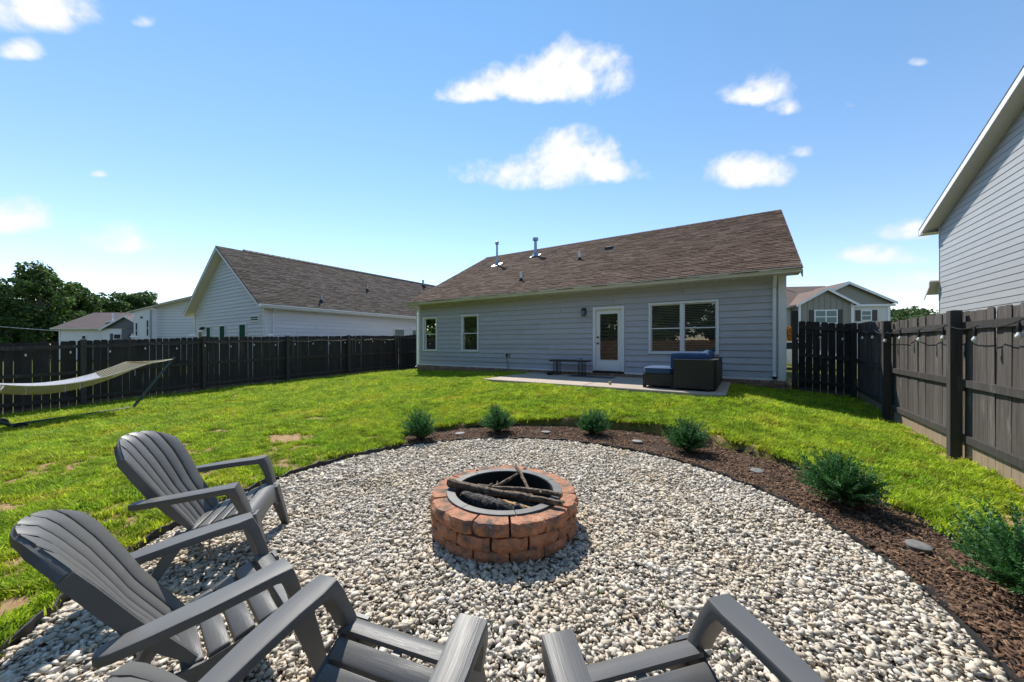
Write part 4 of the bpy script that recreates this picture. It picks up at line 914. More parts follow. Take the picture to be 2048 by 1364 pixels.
# ------------------------------------------------------------------ neighbouring houses
def neighbour_left():
    u1, u0, v0, v1 = -18.3, -27.05, 7.63, 25.0; zt = 3.13; zb = -.3; um = (u0 + u1) / 2; rz = 6.42; ov = .42; gv = v0 - .42
    h = empty('neighbour_house', (u1, v0, zb)); tag(h, 'pale grey-white neighbour house with steep brown roof beyond the left fence', 'house')
    sl = (rz - zt) / (um - u0 + ov) if False else (rz - (zt + .06)) / ((u1 + ov) - um)
    ez = zt + .06
    gw = Wall((0, v0), (1, 0), (0, -1)); sw = Wall((u1, v0), (0, 1), (1, 0))
    zr = lambda u: rz - .1 - sl * abs(u - um)
    gab = build(MB().add([(u0, v0 + .001, zb), (u1, v0 + .001, zb), (u1, v0 + .001, zr(u1)), (um, v0 + .001, rz - .1), (u0, v0 + .001, zr(u0)), (u0, v0 + .1, zb), (u1, v0 + .1, zb), (u1, v0 + .1, zr(u1)), (um, v0 + .1, rz - .1), (u0, v0 + .1, zr(u0))],
        [(0, 1, 2, 3, 4), (9, 8, 7, 6, 5), (0, 5, 6, 1), (1, 6, 7, 2), (2, 7, 8, 3), (3, 8, 9, 4), (4, 9, 5, 0)]), 'gable_wall', 'siding_pale', h)
    gl = (lambda z: um - max(0, (rz - .12 - z) / sl), lambda z: um + max(0, (rz - .12 - z) / sl))
    lap_siding(gw, gab, 'siding_pale', u0 + .1, u1 - .1, .9, rz - .3, .18, top=gl, joint=4.5, seed=21)
    side = build(MB().box(u1 - .1, u1 - .001, v0 + .101, v1, zb, zt), 'side_wall', 'siding_pale', h)
    lap_siding(sw, side, 'siding_pale', .1, v1 - v0, .9, zt + .02, .18, joint=5, seed=22)
    build(MB().box(u0, u0 + .1, v0 + .101, v1, zb, zt), 'side_wall', 'siding_pale', h)
    build(MB().box(u0, u1, v1, v1 + .1, zb, zt), 'front_wall', 'siding_pale', h)
    build(MB().box(u1 - .1, u1 + .02, v0 - .042, v0 - .001, zb, zt), 'corner_board', 'trim_white', h); build(MB().box(u1 + .0, u1 + .042, v0, v0 + .1, zb, zt), 'corner_board', 'trim_white', h)
    build(MB().box(u0, u0 + .1, v0 - .042, v0 - .001, zb, zt), 'corner_board', 'trim_white', h)
    # roof
    er, el_ = u1 + ov, u0 - ov
    roof = slab4(h, 'roof', 'drip_edge', (er, gv, ez), (er, v1 + .4, ez), (um, v1 + .4, rz), (um, gv, rz), .05)
    roof_plane('shingles', roof, 'shingle_grey', (er + .02, gv - .02, ez + .004), (er + .02, v1 + .4, ez + .004), (um, v1 + .4, rz + .004), (um, gv - .02, rz + .004), row=.15, tab=.33, th=.014, seed=8)
    slab4(h, 'far_roof', 'shingle_grey', (el_, v1 + .4, ez), (el_, gv, ez), (um - .012, gv, rz - .004), (um - .012, v1 + .4, rz - .004), .05)
    rc = MB(); v = gv + 1.2
    while v < v1: rc.hexa([(um - .13, v, rz - .04), (um - .13, v + .3, rz - .04), (um + .13, v + .3, rz - .04), (um + .13, v, rz - .04), (um - .04, v, rz + .075), (um - .04, v + .3, rz + .065), (um + .04, v + .3, rz + .065), (um + .04, v, rz + .075)]); v += .28
    build(rc, 'ridge_vent', 'drip_edge', roof)['kind'] = 'stuff'
    for s, uu in ((1, er), (-1, el_)):
        a = Vector((uu, gv, ez - .02)); b = Vector((um, gv, rz - .02)); t = Vector((0, .025, 0)); dz = Vector((0, 0, -.17)); build(MB().hexa([a + dz, b + dz, b + dz + t, a + dz + t, a, b, b + t, a + t]), 'rake_board', 'trim_white', h)
        a = Vector((uu, gv + .03, ez - .2)); b = Vector((um, gv + .03, rz - .2)); w_ = Vector((0, .42, 0)); up = Vector((0, 0, .02)); build(MB().hexa([a, b, b + w_, a + w_, a + up, b + up, b + w_ + up, a + w_ + up]), 'rake_soffit', 'soffit', h)
    build(MB().box(u1, er - .03, v0, v1, zt - .02, zt), 'soffit', 'soffit', h); build(MB().box(er - .03, er - .005, gv, v1 + .4, zt - .14, ez - .005), 'fascia', 'trim_white', h)
    gutter(h, (er - .004, gv + .05, zt - .1), (er - .004, v1 + .3, zt - .1), (1, 0, 0), 'trim_white')
    down_pipe(h, sw, .32, zt - .04, .6, .34)
    for s0, s1, z0, z1, gm in ((-25.2, -24.5, .9, 2.40, 'glass_tree_mirror'), (-23.36, -22.56, .9, 2.42, 'glass_tree_mirror'), (-20.94, -20.1, .9, 2.43, 'glass_tree_mirror'), (-19.7, -18.75, 2.43, 2.76, 'glass_tree_mirror')):
        window(gw, h, s0, s1, z0, z1, glass=gm, blinds=False, trim=.06, surf=True)
    dr = MB(); gw.slab(dr, -26.45, -25.75, zb, 2.2, 0, .045); d = build(dr, 'back_door', 'trim_white', h); mb = MB(); gw.slab(mb, -26.35, -25.85, .3, 2.08, .045, .052); build(mb, 'pane', 'glass_dark', d)
    mb = MB(); mb.tube([(-25.5, v0 - .02, 2.28), (-25.5, v0 - .15, 2.34), (-25.5, v0 - .16, 2.26)], .04, 8); mb.lathe([(.05, .08), (.11, -.03), (.10, -.06)], (-25.5, v0 - .17, 2.25), 10); build(mb, 'wall_lamp', 'black_metal', h)
    for s0, s1, z0, z1 in ((7.1, 8.0, 1.0, 2.4), (8.5, 9.4, 1.0, 2.4)): window(sw, h, s0, s1, z0, z1, glass='glass_soft', blinds=False, surf=True)
    for f, v, hg, r_ in ((.12, 10.3, .36, .05), (.5, 14.3, .34, .05), (.12, 17.2, .34, .06), (.93, 21.0, .5, .09)):
        u = er + (um - er) * f; z = ez + (rz - ez) * f; ob = build(MB().lathe([(r_, -.1), (r_, hg)], (u, v, z), 10), 'vent_pipe', 'galvanised', h, True); build(MB().lathe([(r_ * 3, -.12), (r_ * 2.2, .02), (r_ * 1.2, .12)], (u, v, z), 10), 'pipe_boot', 'rubber', ob, True)
neighbour_left()

def house_right():
    u = 6.0; vf = 19.6; vn = 3.0; zt = 5.7; h = empty('tall_neighbour_house', (u, vf, 0)); tag(h, 'tall light grey lap-sided house with steep gable at right edge', 'house')
    vm = (vf + vn) / 2; sl = .37; w = Wall((u, vf), (0, -1), (-1, 0)); rz = zt + sl * (vf - vm) ; Ls = vf - vn
    pts = [(u, vf, -.2), (u, vn, -.2), (u, vn, zt), (u, vm, rz), (u, vf, zt)]
    wall = build(MB().prism([(0, -.2), (Ls, -.2), (Ls, zt), (Ls / 2, rz), (0, zt)], lambda s, z: (u + .1, vf - s, z), lambda s, z: (u + .001, vf - s, z)), 'gable_wall', 'siding_grey', h)
    lap_siding(w, wall, 'siding_grey', 0.06, Ls, .6, rz - .1, .19, top=(lambda z: max(0, (z - zt) / sl), lambda z: Ls - max(0, (z - zt) / sl)), joint=50, jn=False, lap=.019)
    build(MB().box(u + .102, u + 9, vf - .1, vf, -.2, zt), 'side_wall', 'siding_grey', h)
    build(MB().box(u - .024, u + .09, vf - .001, vf + .026, -.2, zt), 'corner_board', 'trim_white', h)
    ov = .42; e = vf + ov; ze = zt - ov * sl + .22
    roof = slab4(h, 'roof', 'drip_edge', (u + 9, e, ze), (u - ov, e, ze), (u - ov, vm, rz + .22), (u + 9, vm, rz + .22), .06)
    slab4(h, 'roof', 'drip_edge', (u - ov, 2 * vm - e, ze), (u + 9, 2 * vm - e, ze), (u + 9, vm - .012, rz + .215), (u - ov, vm - .012, rz + .215), .06)
    for s in (1, -1):
        f = lambda v_: vm + s * (v_ - vm)
        a = Vector((u - ov, f(e), ze - .05)); b = Vector((u - ov, f(vm), rz + .17)); t = Vector((.025, 0, 0)); dz = Vector((0, 0, -.2)); build(MB().hexa([a + dz, b + dz, b + dz + t, a + dz + t, a, b, b + t, a + t]), 'rake_board', 'trim_white', h)
        a = Vector((u - ov + .03, f(e), ze - .23)); b = Vector((u - ov + .03, f(vm), rz - .01)); t = Vector((ov - .03, 0, 0)); up = Vector((0, 0, .02)); build(MB().hexa([a, b, b + t, a + t, a + up, b + up, b + t + up, a + t + up]), 'rake_soffit', 'soffit', h)
    build(MB().box(u - ov, u + 9, e - .03, e, ze - .25, ze - .02), 'fascia', 'trim_white', h)
    build(MB().box(u - ov, u + 9, vf + .03, e - .03, ze - .24, ze - .22), 'soffit', 'soffit', h)
    # lower porch roof past the far corner
    pr_ = slab4(h, 'porch_roof', 'trim_cream', (u + 2.2, vf + .5, 3.30), (u - .25, vf + .5, 3.30), (u - .25, vf + .03, 3.75), (u + 2.2, vf + .03, 3.75), .06)
    build(MB().hexa([(u - .26, vf + .03, 3.52), (u - .26, vf + .5, 3.07), (u - .235, vf + .5, 3.07), (u - .235, vf + .03, 3.52), (u - .26, vf + .03, 3.69), (u - .26, vf + .5, 3.24), (u - .235, vf + .5, 3.24), (u - .235, vf + .03, 3.69)]), 'porch_rake', 'trim_white', pr_)
house_right()

def far_house(name, label, X, Y, rot):
    """an empty whose local x runs to the right as seen from the eye, y away from it"""
    u, v = W(X, Y); h = empty(name, (u, v, gz(u, v)), TH + rot); tag(h, label, 'house'); return h
def lb(parent, name, m, *boxes):
    mb = MB()
    for b in boxes: mb.box(*b)
    return build(mb, name, m, parent, world=False)
def lgable(parent, name, m, x0, x1, y, z0, zp, zb=0, t=.12):
    xm = (x0 + x1) / 2; return build(MB().prism([(x0, zb), (x1, zb), (x1, z0), (xm, zp), (x0, z0)], lambda x, z: (x, y + t, z), lambda x, z: (x, y, z)), name, m, parent, world=False)
def lroof(parent, m, x0, x1, y0, y1, z0, zp, ov=.3, t=.12):
    """gable roof, ridge along y, with white rakes on the near end"""
    xm = (x0 + x1) / 2; s = (zp - z0) / (xm - x0)
    for a, b in (((x0 - ov), xm), (xm, (x1 + ov))):
        za = z0 - ov * s if a < xm else zp; zb_ = zp if a < xm else z0 - ov * s
        r = build(MB().hexa([(a, y0 - ov, za), (b, y0 - ov, zb_), (b, y1, zb_), (a, y1, za), (a, y0 - ov, za + t), (b, y0 - ov, zb_ + t), (b, y1, zb_ + t), (a, y1, za + t)]), 'roof', m, parent, world=False)
        build(MB().hexa([(a, y0 - ov - .03, za - .1), (b, y0 - ov - .03, zb_ - .1), (b, y0 - ov - .002, zb_ - .1), (a, y0 - ov - .002, za - .1), (a, y0 - ov - .03, za + t - .02), (b, y0 - ov - .03, zb_ + t - .02), (b, y0 - ov - .002, zb_ + t - .02), (a, y0 - ov - .002, za + t - .02)]), 'rake_board', 'trim_white', r, world=False)
def lwindow(parent, x0, x1, z0, z1, y, cols=1, gm='glass_dark', sh=None, shm='shutter'):
    w = lb(parent, 'window', 'trim_white', (x0, x1, y - .04, y, z0, z1)); cw = (x1 - x0 - .1 * (cols + 1)) / cols
    for c in range(cols):
        a = x0 + .1 + c * (cw + .1)
        for q0, q1 in ((z0 + .1, (z0 + z1) / 2 - .04), ((z0 + z1) / 2 + .04, z1 - .1)): lb(w, 'pane', gm, (a, a + cw, y - .055, y - .041, q0, q1))
    if sh:
        for a in (x0 - sh - .03, x1 + .03): lb(w, 'shutter', shm, (a, a + sh, y - .06, y - .002, z0, z1))
def far_house_right():
    # two-storey, twin olive gables
    h = far_house('olive_gable_house', 'cream two-storey house with twin olive gables beyond the gate fence', 24.5, 30.0, R(-9)); zb = 0
    lb(h, 'wall', 'siding_cream', (-8, 6.2, .6, 9, 0, 4.75)); lb(h, 'brick_base', 'brick', (-8.02, -.6, .56, .6, 0, 2.6))
    f = build(MB().add([(-9, .2, 4.6), (6.6, .2, 4.6), (6.6, 9.4, 4.6), (-9, 9.4, 4.6), (-9, 4.8, 6.9), (4.4, 4.8, 6.9)], [(0, 1, 5, 4), (2, 3, 4, 5), (1, 2, 5), (3, 0, 4), (3, 2, 1, 0)]), 'main_roof', 'roof_far', h, world=False)
    lb(h, 'fascia', 'trim_white', (-9, 6.6, .15, .2, 4.48, 4.66))
    lb(f, 'vent_pipe', 'galvanised', (.55, .68, 4.1, 4.2, 6.2, 7.2))
    lb(h, 'bay_wall', 'siding_cream', (3.1, 6.25, .30, .6, 0, 4.7))
    lgable(h, 'upper_gable', 'olive_board', .0, 6.3, .28, 4.9, 6.45, zb=4.55); lroof(h, 'roof_far', .0, 6.3, .25, 5, 4.85, 6.42)
    lgable(h, 'olive_gable', 'olive_board', -.85, 3.05, -.5, 4.75, 5.85); lb(h, 'bay_side', 'olive_board', (2.93, 3.05, -.38, .6, 0, 4.75), (-.85, -.73, -.38, .6, 0, 4.75)); lroof(h, 'roof_far', -.85, 3.05, -.5, 3, 4.7, 5.85)
    bt = MB()
    for k in range(9): bt.box(-.6 + k * .42, -.57 + k * .42, -.525, -.5, 0, min(4.78 + (1.1 * (1 - abs(-.6 + k * .42 - 1.1) / 1.95)), 5.8))
    build(bt, 'battens', 'olive_board', h, world=False)['kind'] = 'stuff'
    lb(h, 'corner_board', 'trim_white', (2.95, 3.12, -.56, -.5, 0, 4.7), (-.87, -.7, -.56, -.5, 0, 4.7), (6.1, 6.27, .26, .3, 0, 4.7), (6.27, 6.3, .26, .6, 0, 4.7))
    lwindow(h, .3, 2.0, 3.05, 4.2, -.5, 2, 'glass_soft', .32); lwindow(h, 4.2, 5.0, 3.3, 4.2, .3, 1, 'glass_soft', .34)
    lb(h, 'window', 'trim_white', (-2.6, -1.8, .55, .6, 3.2, 4.2)); lb(h, 'pane', 'shutter', (-2.52, -1.88, .53, .549, 3.25, 4.1))
far_house_right()
def far_houses_left():
    h = far_house('brown_roof_house', 'low white house with purplish brown hip roof left of the white house', -45.7, 40.0, 0)
    z0 = -gz(*W(-45.7, 40)); lb(h, 'wall', 'siding_white', (-4.6, 5.2, 0, 8, 0, 3.55)); lb(h, 'front_bay', 'siding_white', (1.0, 3.6, -.7, 0, 0, 3.45)); lb(h, 'slate_bay', 'slate_board', (3.62, 6.3, -1.2, 0, 0, 3.4))
    f = build(MB().add([(-5.1, -.4, 3.5), (7.2, -.4, 3.5), (7.2, 8.4, 3.5), (-5.1, 8.4, 3.5), (-5.4, 4, 5.6), (7.2, 4, 5.6)], [(0, 1, 5, 4), (2, 3, 4, 5), (1, 2, 5), (3, 0, 4), (3, 2, 1, 0)]), 'roof', 'roof_far_purple', h, world=False)
    lb(h, 'fascia', 'trim_cream', (-5.1, 1.4, -.45, -.4, 3.36, 3.54)); lb(h, 'corner_board', 'trim_white', (-4.62, -4.45, -.04, 0, 0, 3.5))
    for x, z in ((-.2, 4.6), (2.2, 4.95)): lb(f, 'vent_pipe', 'trim_white', (x, x + .14, 1.3, 1.44, z - .5, z + .75), (x - .3, x + .3, 1.0, 1.4, z - .35, z - .2))
    lgable(h, 'slate_gable', 'slate_board', 1.2, 6.1, -.75, 3.45, 4.75, zb=3.45); lroof(h, 'roof_far_purple', 1.2, 6.1, -.75, 3, 3.42, 4.78, ov=.25)
    lgable(h, 'back_gable', 'slate_board', 2.9, 8.4, .2, 4.1, 5.75, zb=4.1); lroof(h, 'roof_far_purple', 2.9, 8.4, .2, 4, 4.1, 5.75, ov=.25)
    lwindow(h, -2.1, -1.55, 1.7, 2.75, 0); lwindow(h, 2.2, 3.1, 1.7, 2.9, -.7, 1, 'glass_dark', .3, 'shutter_blue'); lwindow(h, 4.7, 5.3, 1.8, 2.85, -1.2, 1, 'glass_soft', .3, 'shutter_blue')
    lwindow(h, 5.0, 5.5, 4.85, 5.3, .2, 1, 'glass_soft')
    # white two-storey house
    h = far_house('white_two_storey_house', 'white two-storey house partly behind the pale gable house', -36.0, 38.0, 0)
    s = .235; zt = 5.15
    def wallp(x0, x1, y, t=.12): return MB().prism([(x0, 0), (x1, 0), (x1, zt + s * (x1 + 3.5)), (x0, zt + s * (x0 + 3.5))], lambda x, z: (x, y + t, z), lambda x, z: (x, y, z))
    b = build(wallp(-3.35, -1.5, -.55), 'bay_wall', 'siding_white', h, world=False); build(wallp(-1.5, 9, 0), 'wall', 'siding_white', h, world=False)
    lb(h, 'side_wall', 'siding_white', (-1.62, -1.5, -.43, 0, 0, 5.5), (-3.35, -3.23, -.43, 8, 0, 5.1))
    r = build(MB().hexa([(-3.85, -.80, zt - s * .35), (9, -.80, zt + s * 12.5), (9, 8, zt + s * 12.5), (-3.85, 8, zt - s * .35), (-3.85, -.80, zt + .06 - s * .35), (9, -.80, zt + s * 12.5 + .06), (9, 8, zt + s * 12.5 + .06), (-3.85, 8, zt + .06 - s * .35)]), 'roof', 'roof_far_purple', h, world=False)
    build(MB().hexa([(-3.83, -.79, zt - .07 - s * .35), (9, -.79, zt + s * 12.5 - .07), (9, .1, zt + s * 12.5 - .07), (-3.83, .1, zt - .07 - s * .35), (-3.83, -.79, zt - .003 - s * .35), (9, -.79, zt + s * 12.5 - .003), (9, .1, zt + s * 12.5 - .003), (-3.83, .1, zt - .003 - s * .35)]), 'soffit', 'soffit', h, world=False)
    lb(r, 'vent_pipe', 'galvanised', (.2, .3, 2, 2.1, 5.6, 6.65), (1.6, 1.7, 2, 2.1, 5.8, 7.0), (2.2, 2.3, 2, 2.1, 6, 7.2))
    lb(h, 'downspout', 'siding_grey', (-1.56, -1.46, -.66, -.56, 0, 5.3))
    lwindow(h, -3.2, -2.85, 2.3, 4.0, -.55); lwindow(h, -2.05, -1.7, 2.5, 4.3, -.55); lb(h, 'gable_vent', 'shutter', (-2.65, -2.4, -.58, -.55, 4.4, 4.6))
    bs = lb(h, 'board_lines', 'siding_grey', *[(-1.45, 8, -.012, 0, .4 + .3 * k, .43 + .3 * k) for k in range(18)]); bs['kind'] = 'stuff'
far_houses_left()
for i, (u, v, lab) in enumerate(((-16.4, 3.1, 'white vinyl post cap showing over left fence by brown-roofed house'), (-16.6, 4.6, 'white vinyl post cap showing over left fence below pale gable'), (-16.6, 7.15, 'white vinyl post cap showing over left fence near downspout corner'))):
    z = gz(u, v); o = empty('white_post', (u, v, z)); tag(o, lab, 'post', 'white posts beyond the left fence')
    zt = 1.4 + [.22, .30, .36][i]; build(MB().box(u - .06, u + .06, v - .06, v + .06, z - .1, zt), 'post_shaft', 'trim_white', o)
    build(MB().hexa([(u - .085, v - .085, zt), (u + .085, v - .085, zt), (u + .085, v + .085, zt), (u - .085, v + .085, zt), (u - .05, v - .05, zt + .05), (u + .05, v - .05, zt + .05), (u + .05, v + .05, zt + .05), (u - .05, v + .05, zt + .05)]), 'post_cap', 'trim_white', o)

# ------------------------------------------------------------------ trees, hill
def leaf_cloud(centres, per, size, seed, squash=.8):
    """leaf-sized quads in clumps round the centres; returns verts, quads"""
    g = np.random.default_rng(seed); C = np.repeat(np.array([c[:3] for c in centres]), per, 0); Rr = np.repeat(np.array([c[3] for c in centres]), per)
    n = len(C); d = g.normal(0, 1, (n, 3)); d /= np.linalg.norm(d, axis=1)[:, None]; rad = Rr * g.uniform(.25, 1, n) ** .45; d[:, 2] *= squash
    P = C + d * rad[:, None]; a = g.normal(0, 1, (n, 3)); a /= np.linalg.norm(a, axis=1)[:, None]; b = np.cross(a, g.normal(0, 1, (n, 3))); b /= np.linalg.norm(b, axis=1)[:, None]
    s = (size * g.uniform(.6, 1.4, n))[:, None]; V = np.stack([P - a * s, P - b * s * .5, P + a * s, P + b * s * .5], 1).reshape(-1, 3)
    return V, np.arange(4 * n).reshape(-1, 4)
def make_tree(name, seed, h, spread, nl, per, low=.25, leaf=.22):
    rr = random.Random(seed); root = empty(name); tr = MB(); bx_, by = rr.uniform(-.3, .3), rr.uniform(-.3, .3)
    tr.tube([(0, 0, -.3), (bx_ * .3, by * .3, h * .25), (bx_, by, h * .55), (bx_ * 1.5, by * 1.4, h * .85)], [h * .028, h * .022, h * .014, h * .005], 8)
    C = []
    for k in range(nl):
        a = rr.uniform(0, 6.28); f = rr.uniform(low, 1.0); prof = math.sin(min(1, (f - low) / (1 - low) * .86 + .12) * math.pi) ** .6
        r = spread * prof * rr.uniform(.35, 1.0); z = h * f * rr.uniform(.94, 1.02); C.append((r * math.cos(a) + bx_, r * math.sin(a) + by, z, spread * rr.uniform(.17, .34)))
        if k % 3 == 0: tr.tube([(bx_ * .7, by * .7, z * .62), (r * .5 * math.cos(a) + bx_, r * .5 * math.sin(a) + by, z * .84), (r * .9 * math.cos(a) + bx_, r * .9 * math.sin(a) + by, z)], [h * .010, h * .006, h * .002], 5)
    build(tr, 'trunk', 'trunk', root, True, world=False)
    V, Q = leaf_cloud(C, per, leaf, seed); link('crown', big_mesh('crown', V, Q, 'leaf_tree'), root); return root
protos = [make_tree('broadleaf_tree', 31, 10.5, 4.2, 60, 170, .2), make_tree('broadleaf_tree', 32, 8.4, 3.8, 60, 170, .03), make_tree('broadleaf_tree', 33, 9, 3.2, 40, 170, .22)]
TREES = [(0, -58, 44.5, 1.06, 0, 'largest dark green tree with pale trunk at far left edge'), (2, -66, 50, 1.15, 2, 'dark tree at left picture edge behind the largest tree'), (1, -59.5, 49.5, 1.0, 1, 'rounded green tree beside the largest tree on its right side'),
         (1, -62.5, 53, 1.05, 3, 'broad dark tree behind left end of the brown hip roof'), (2, -60.2, 54, .98, 4, 'bright green tree above the left slope of brown hip roof'), (1, -61, 57, 1.12, 5, 'dark spreading tree above the middle of brown hip roof'),
         (0, -61.3, 60, .95, 2.5, 'dark domed tree above right end of the brown hip roof'), (2, -59.3, 60.5, .92, 1.2, 'dark tree touching the white two-storey house roof'), (1, -57, 41, .55, .3, 'low bushy tree at far left just above the fence'), (1, -63, 46, .62, 1.3, 'low dark bushy tree under the largest tree at left edge')]
first = set()
for k, X, Y, s, rz, lab in TREES:
    o = protos[k] if k not in first else copy_tree(protos[k]); first.add(k); u, v = W(X, Y); o.location = (u, v, -.5); o.rotation_euler = (0, 0, rz); o.scale = (s, s, s); tag(o, lab, 'tree', 'trees behind the left houses')
for u, v, k, s, q in ((-50, -13, 1, 1.4, 2), (-42, -14, 1, 1.4, 0), (-34, -15, 0, 1.2, 0), (-28, -13, 1, 1.35, 1), (-22.5, -15, 2, 1.2, 2), (-17, -13, 0, 1.15, 3), (-11.5, -14, 1, 1.4, 4), (-5.5, -13, 0, 1.1, 5), (-1, -15, 2, 1.25, .5), (4.5, -13, 1, 1.3, 2.2), (10, -14, 0, 1.2, 1.3)):      # the trees that the windows mirror
    o = copy_tree(protos[k]); o.location = (u, v, -.3); o.rotation_euler = (0, 0, q); o.scale = (s, s, s); tag(o, 'tree behind the yard, seen only mirrored in the window panes', 'tree', 'trees behind the viewer')
def hill():
    c = W(150, 125); n = 28; vs = []; fs = []
    def hz(x, y): return max(0, 13.5 * math.exp(-((x / 48) ** 2 + (y / 40) ** 2))) - 1.5
    for j in range(n + 1):
        for i in range(n + 1): x, y = (i / n - .5) * 200, (j / n - .5) * 130; u, v = W(150 + x, 135 + y); vs.append((u, v, hz(x, y)))
    for j in range(n):
        for i in range(n): a = j * (n + 1) + i; fs.append((a, a + 1, a + n + 2, a + n + 1))
    tag(build(MB().add(vs, fs), 'hill', 'leaf_hill', smooth=True), 'low wooded green hill on the horizon behind the right fence', 'hill', kind='structure')
    g = random.Random(5); C = []
    for _ in range(520): x, y = g.gauss(0, 38), g.uniform(-55, 15); u, v = W(150 + x, 135 + y); C.append((u, v, hz(x, y) + g.uniform(.3, 2.2), g.uniform(1.3, 2.6)))
    V, Q = leaf_cloud(C, 55, .5, 77); tag(link('hill_wood', big_mesh('hill_wood', V, Q, 'leaf_hill')), 'far green wood covering the hill behind the right fence', 'wood', kind='stuff')
hill()
def small_shrub(name, label, cat, u, v, z, r, hgt, m, n, leaf, group=None):
    root = empty(name, (u, v, z)); tag(root, label, cat, group); g = random.Random(int(u * 100) & 999); C = [(g.gauss(0, r * .5), g.gauss(0, r * .5), hgt * g.uniform(.2, .95), r * .45) for _ in range(10)]
    V, Q = leaf_cloud(C, n, leaf, 5); link('foliage', big_mesh('foliage', V, Q, m), root); mb = MB()
    for k in range(4): a = k * 1.6; mb.tube([(0, 0, -.1), (.3 * r * math.cos(a), .3 * r * math.sin(a), hgt * .4), (.7 * r * math.cos(a), .7 * r * math.sin(a), hgt * .85)], [.02, .014, .006], 5)
    build(mb, 'stem', 'trunk', root, world=False); return root
u, v = W(18.6, 24.5); small_shrub('orange_shrub', 'orange autumn-leaved shrub seen through the gap beside the house', 'shrub', u, v, gz(u, v), .9, 2.5, 'orange_leaf', 90, .12)
def parked_car():
    u, v = W(15.35, 20.2); c = empty('parked_car', (u, v, gz(u, v)), TH); tag(c, 'pale parked car with dark wheel glimpsed through gap beside the house', 'car')
    prof = [(-2.2, .35), (2.2, .35), (2.25, .75), (1.9, .95), (1.2, 1.02), (.6, 1.5), (-1.3, 1.52), (-1.9, 1.05), (-2.25, .95)]
    build(MB().prism(prof, lambda x, z: (x, .85, z), lambda x, z: (x, -.85, z)), 'body', 'car_paint', c, world=False)
    build(MB().prism([(.98, 1.08), (.55, 1.42), (-1.2, 1.44), (-1.65, 1.08)], lambda x, z: (x, -.851, z), lambda x, z: (x, -.858, z)), 'side_window', 'glass_dark', c, world=False)
    for x in (-1.4, 1.4):
        for y in (-.8, .8):
            mb = MB(); rings = [[(x + r * math.cos(q), y + o, .34 + r * math.sin(q)) for q in (2 * math.pi * k / 18 for k in range(18))] for r, o in ((.2, -.11), (.32, -.11), (.34, -.08), (.34, .08), (.32, .11), (.2, .11))]
            w = build(mb.loft(rings), 'wheel', 'rubber', c, True, world=False); build(MB().loft([[(x + .2 * math.cos(q), y + o, .34 + .2 * math.sin(q)) for q in (2 * math.pi * k / 12 for k in range(12))] for o in (-.115, .115)]), 'rim', 'galvanised', w, world=False)
parked_car()
# overhead cable at far left
a = W(-62, 38); b = W(-48, 44); P = []
for k in range(11): t = k / 10; P.append((a[0] + (b[0] - a[0]) * t, a[1] + (b[1] - a[1]) * t, 4.0 - 1.35 * t - .8 * t * (1 - t)))
tag(build(MB().tube(P, .03, 5), 'overhead_cable', 'pvc_white'), 'thin pale overhead cable crossing in front of the left trees', 'cable')

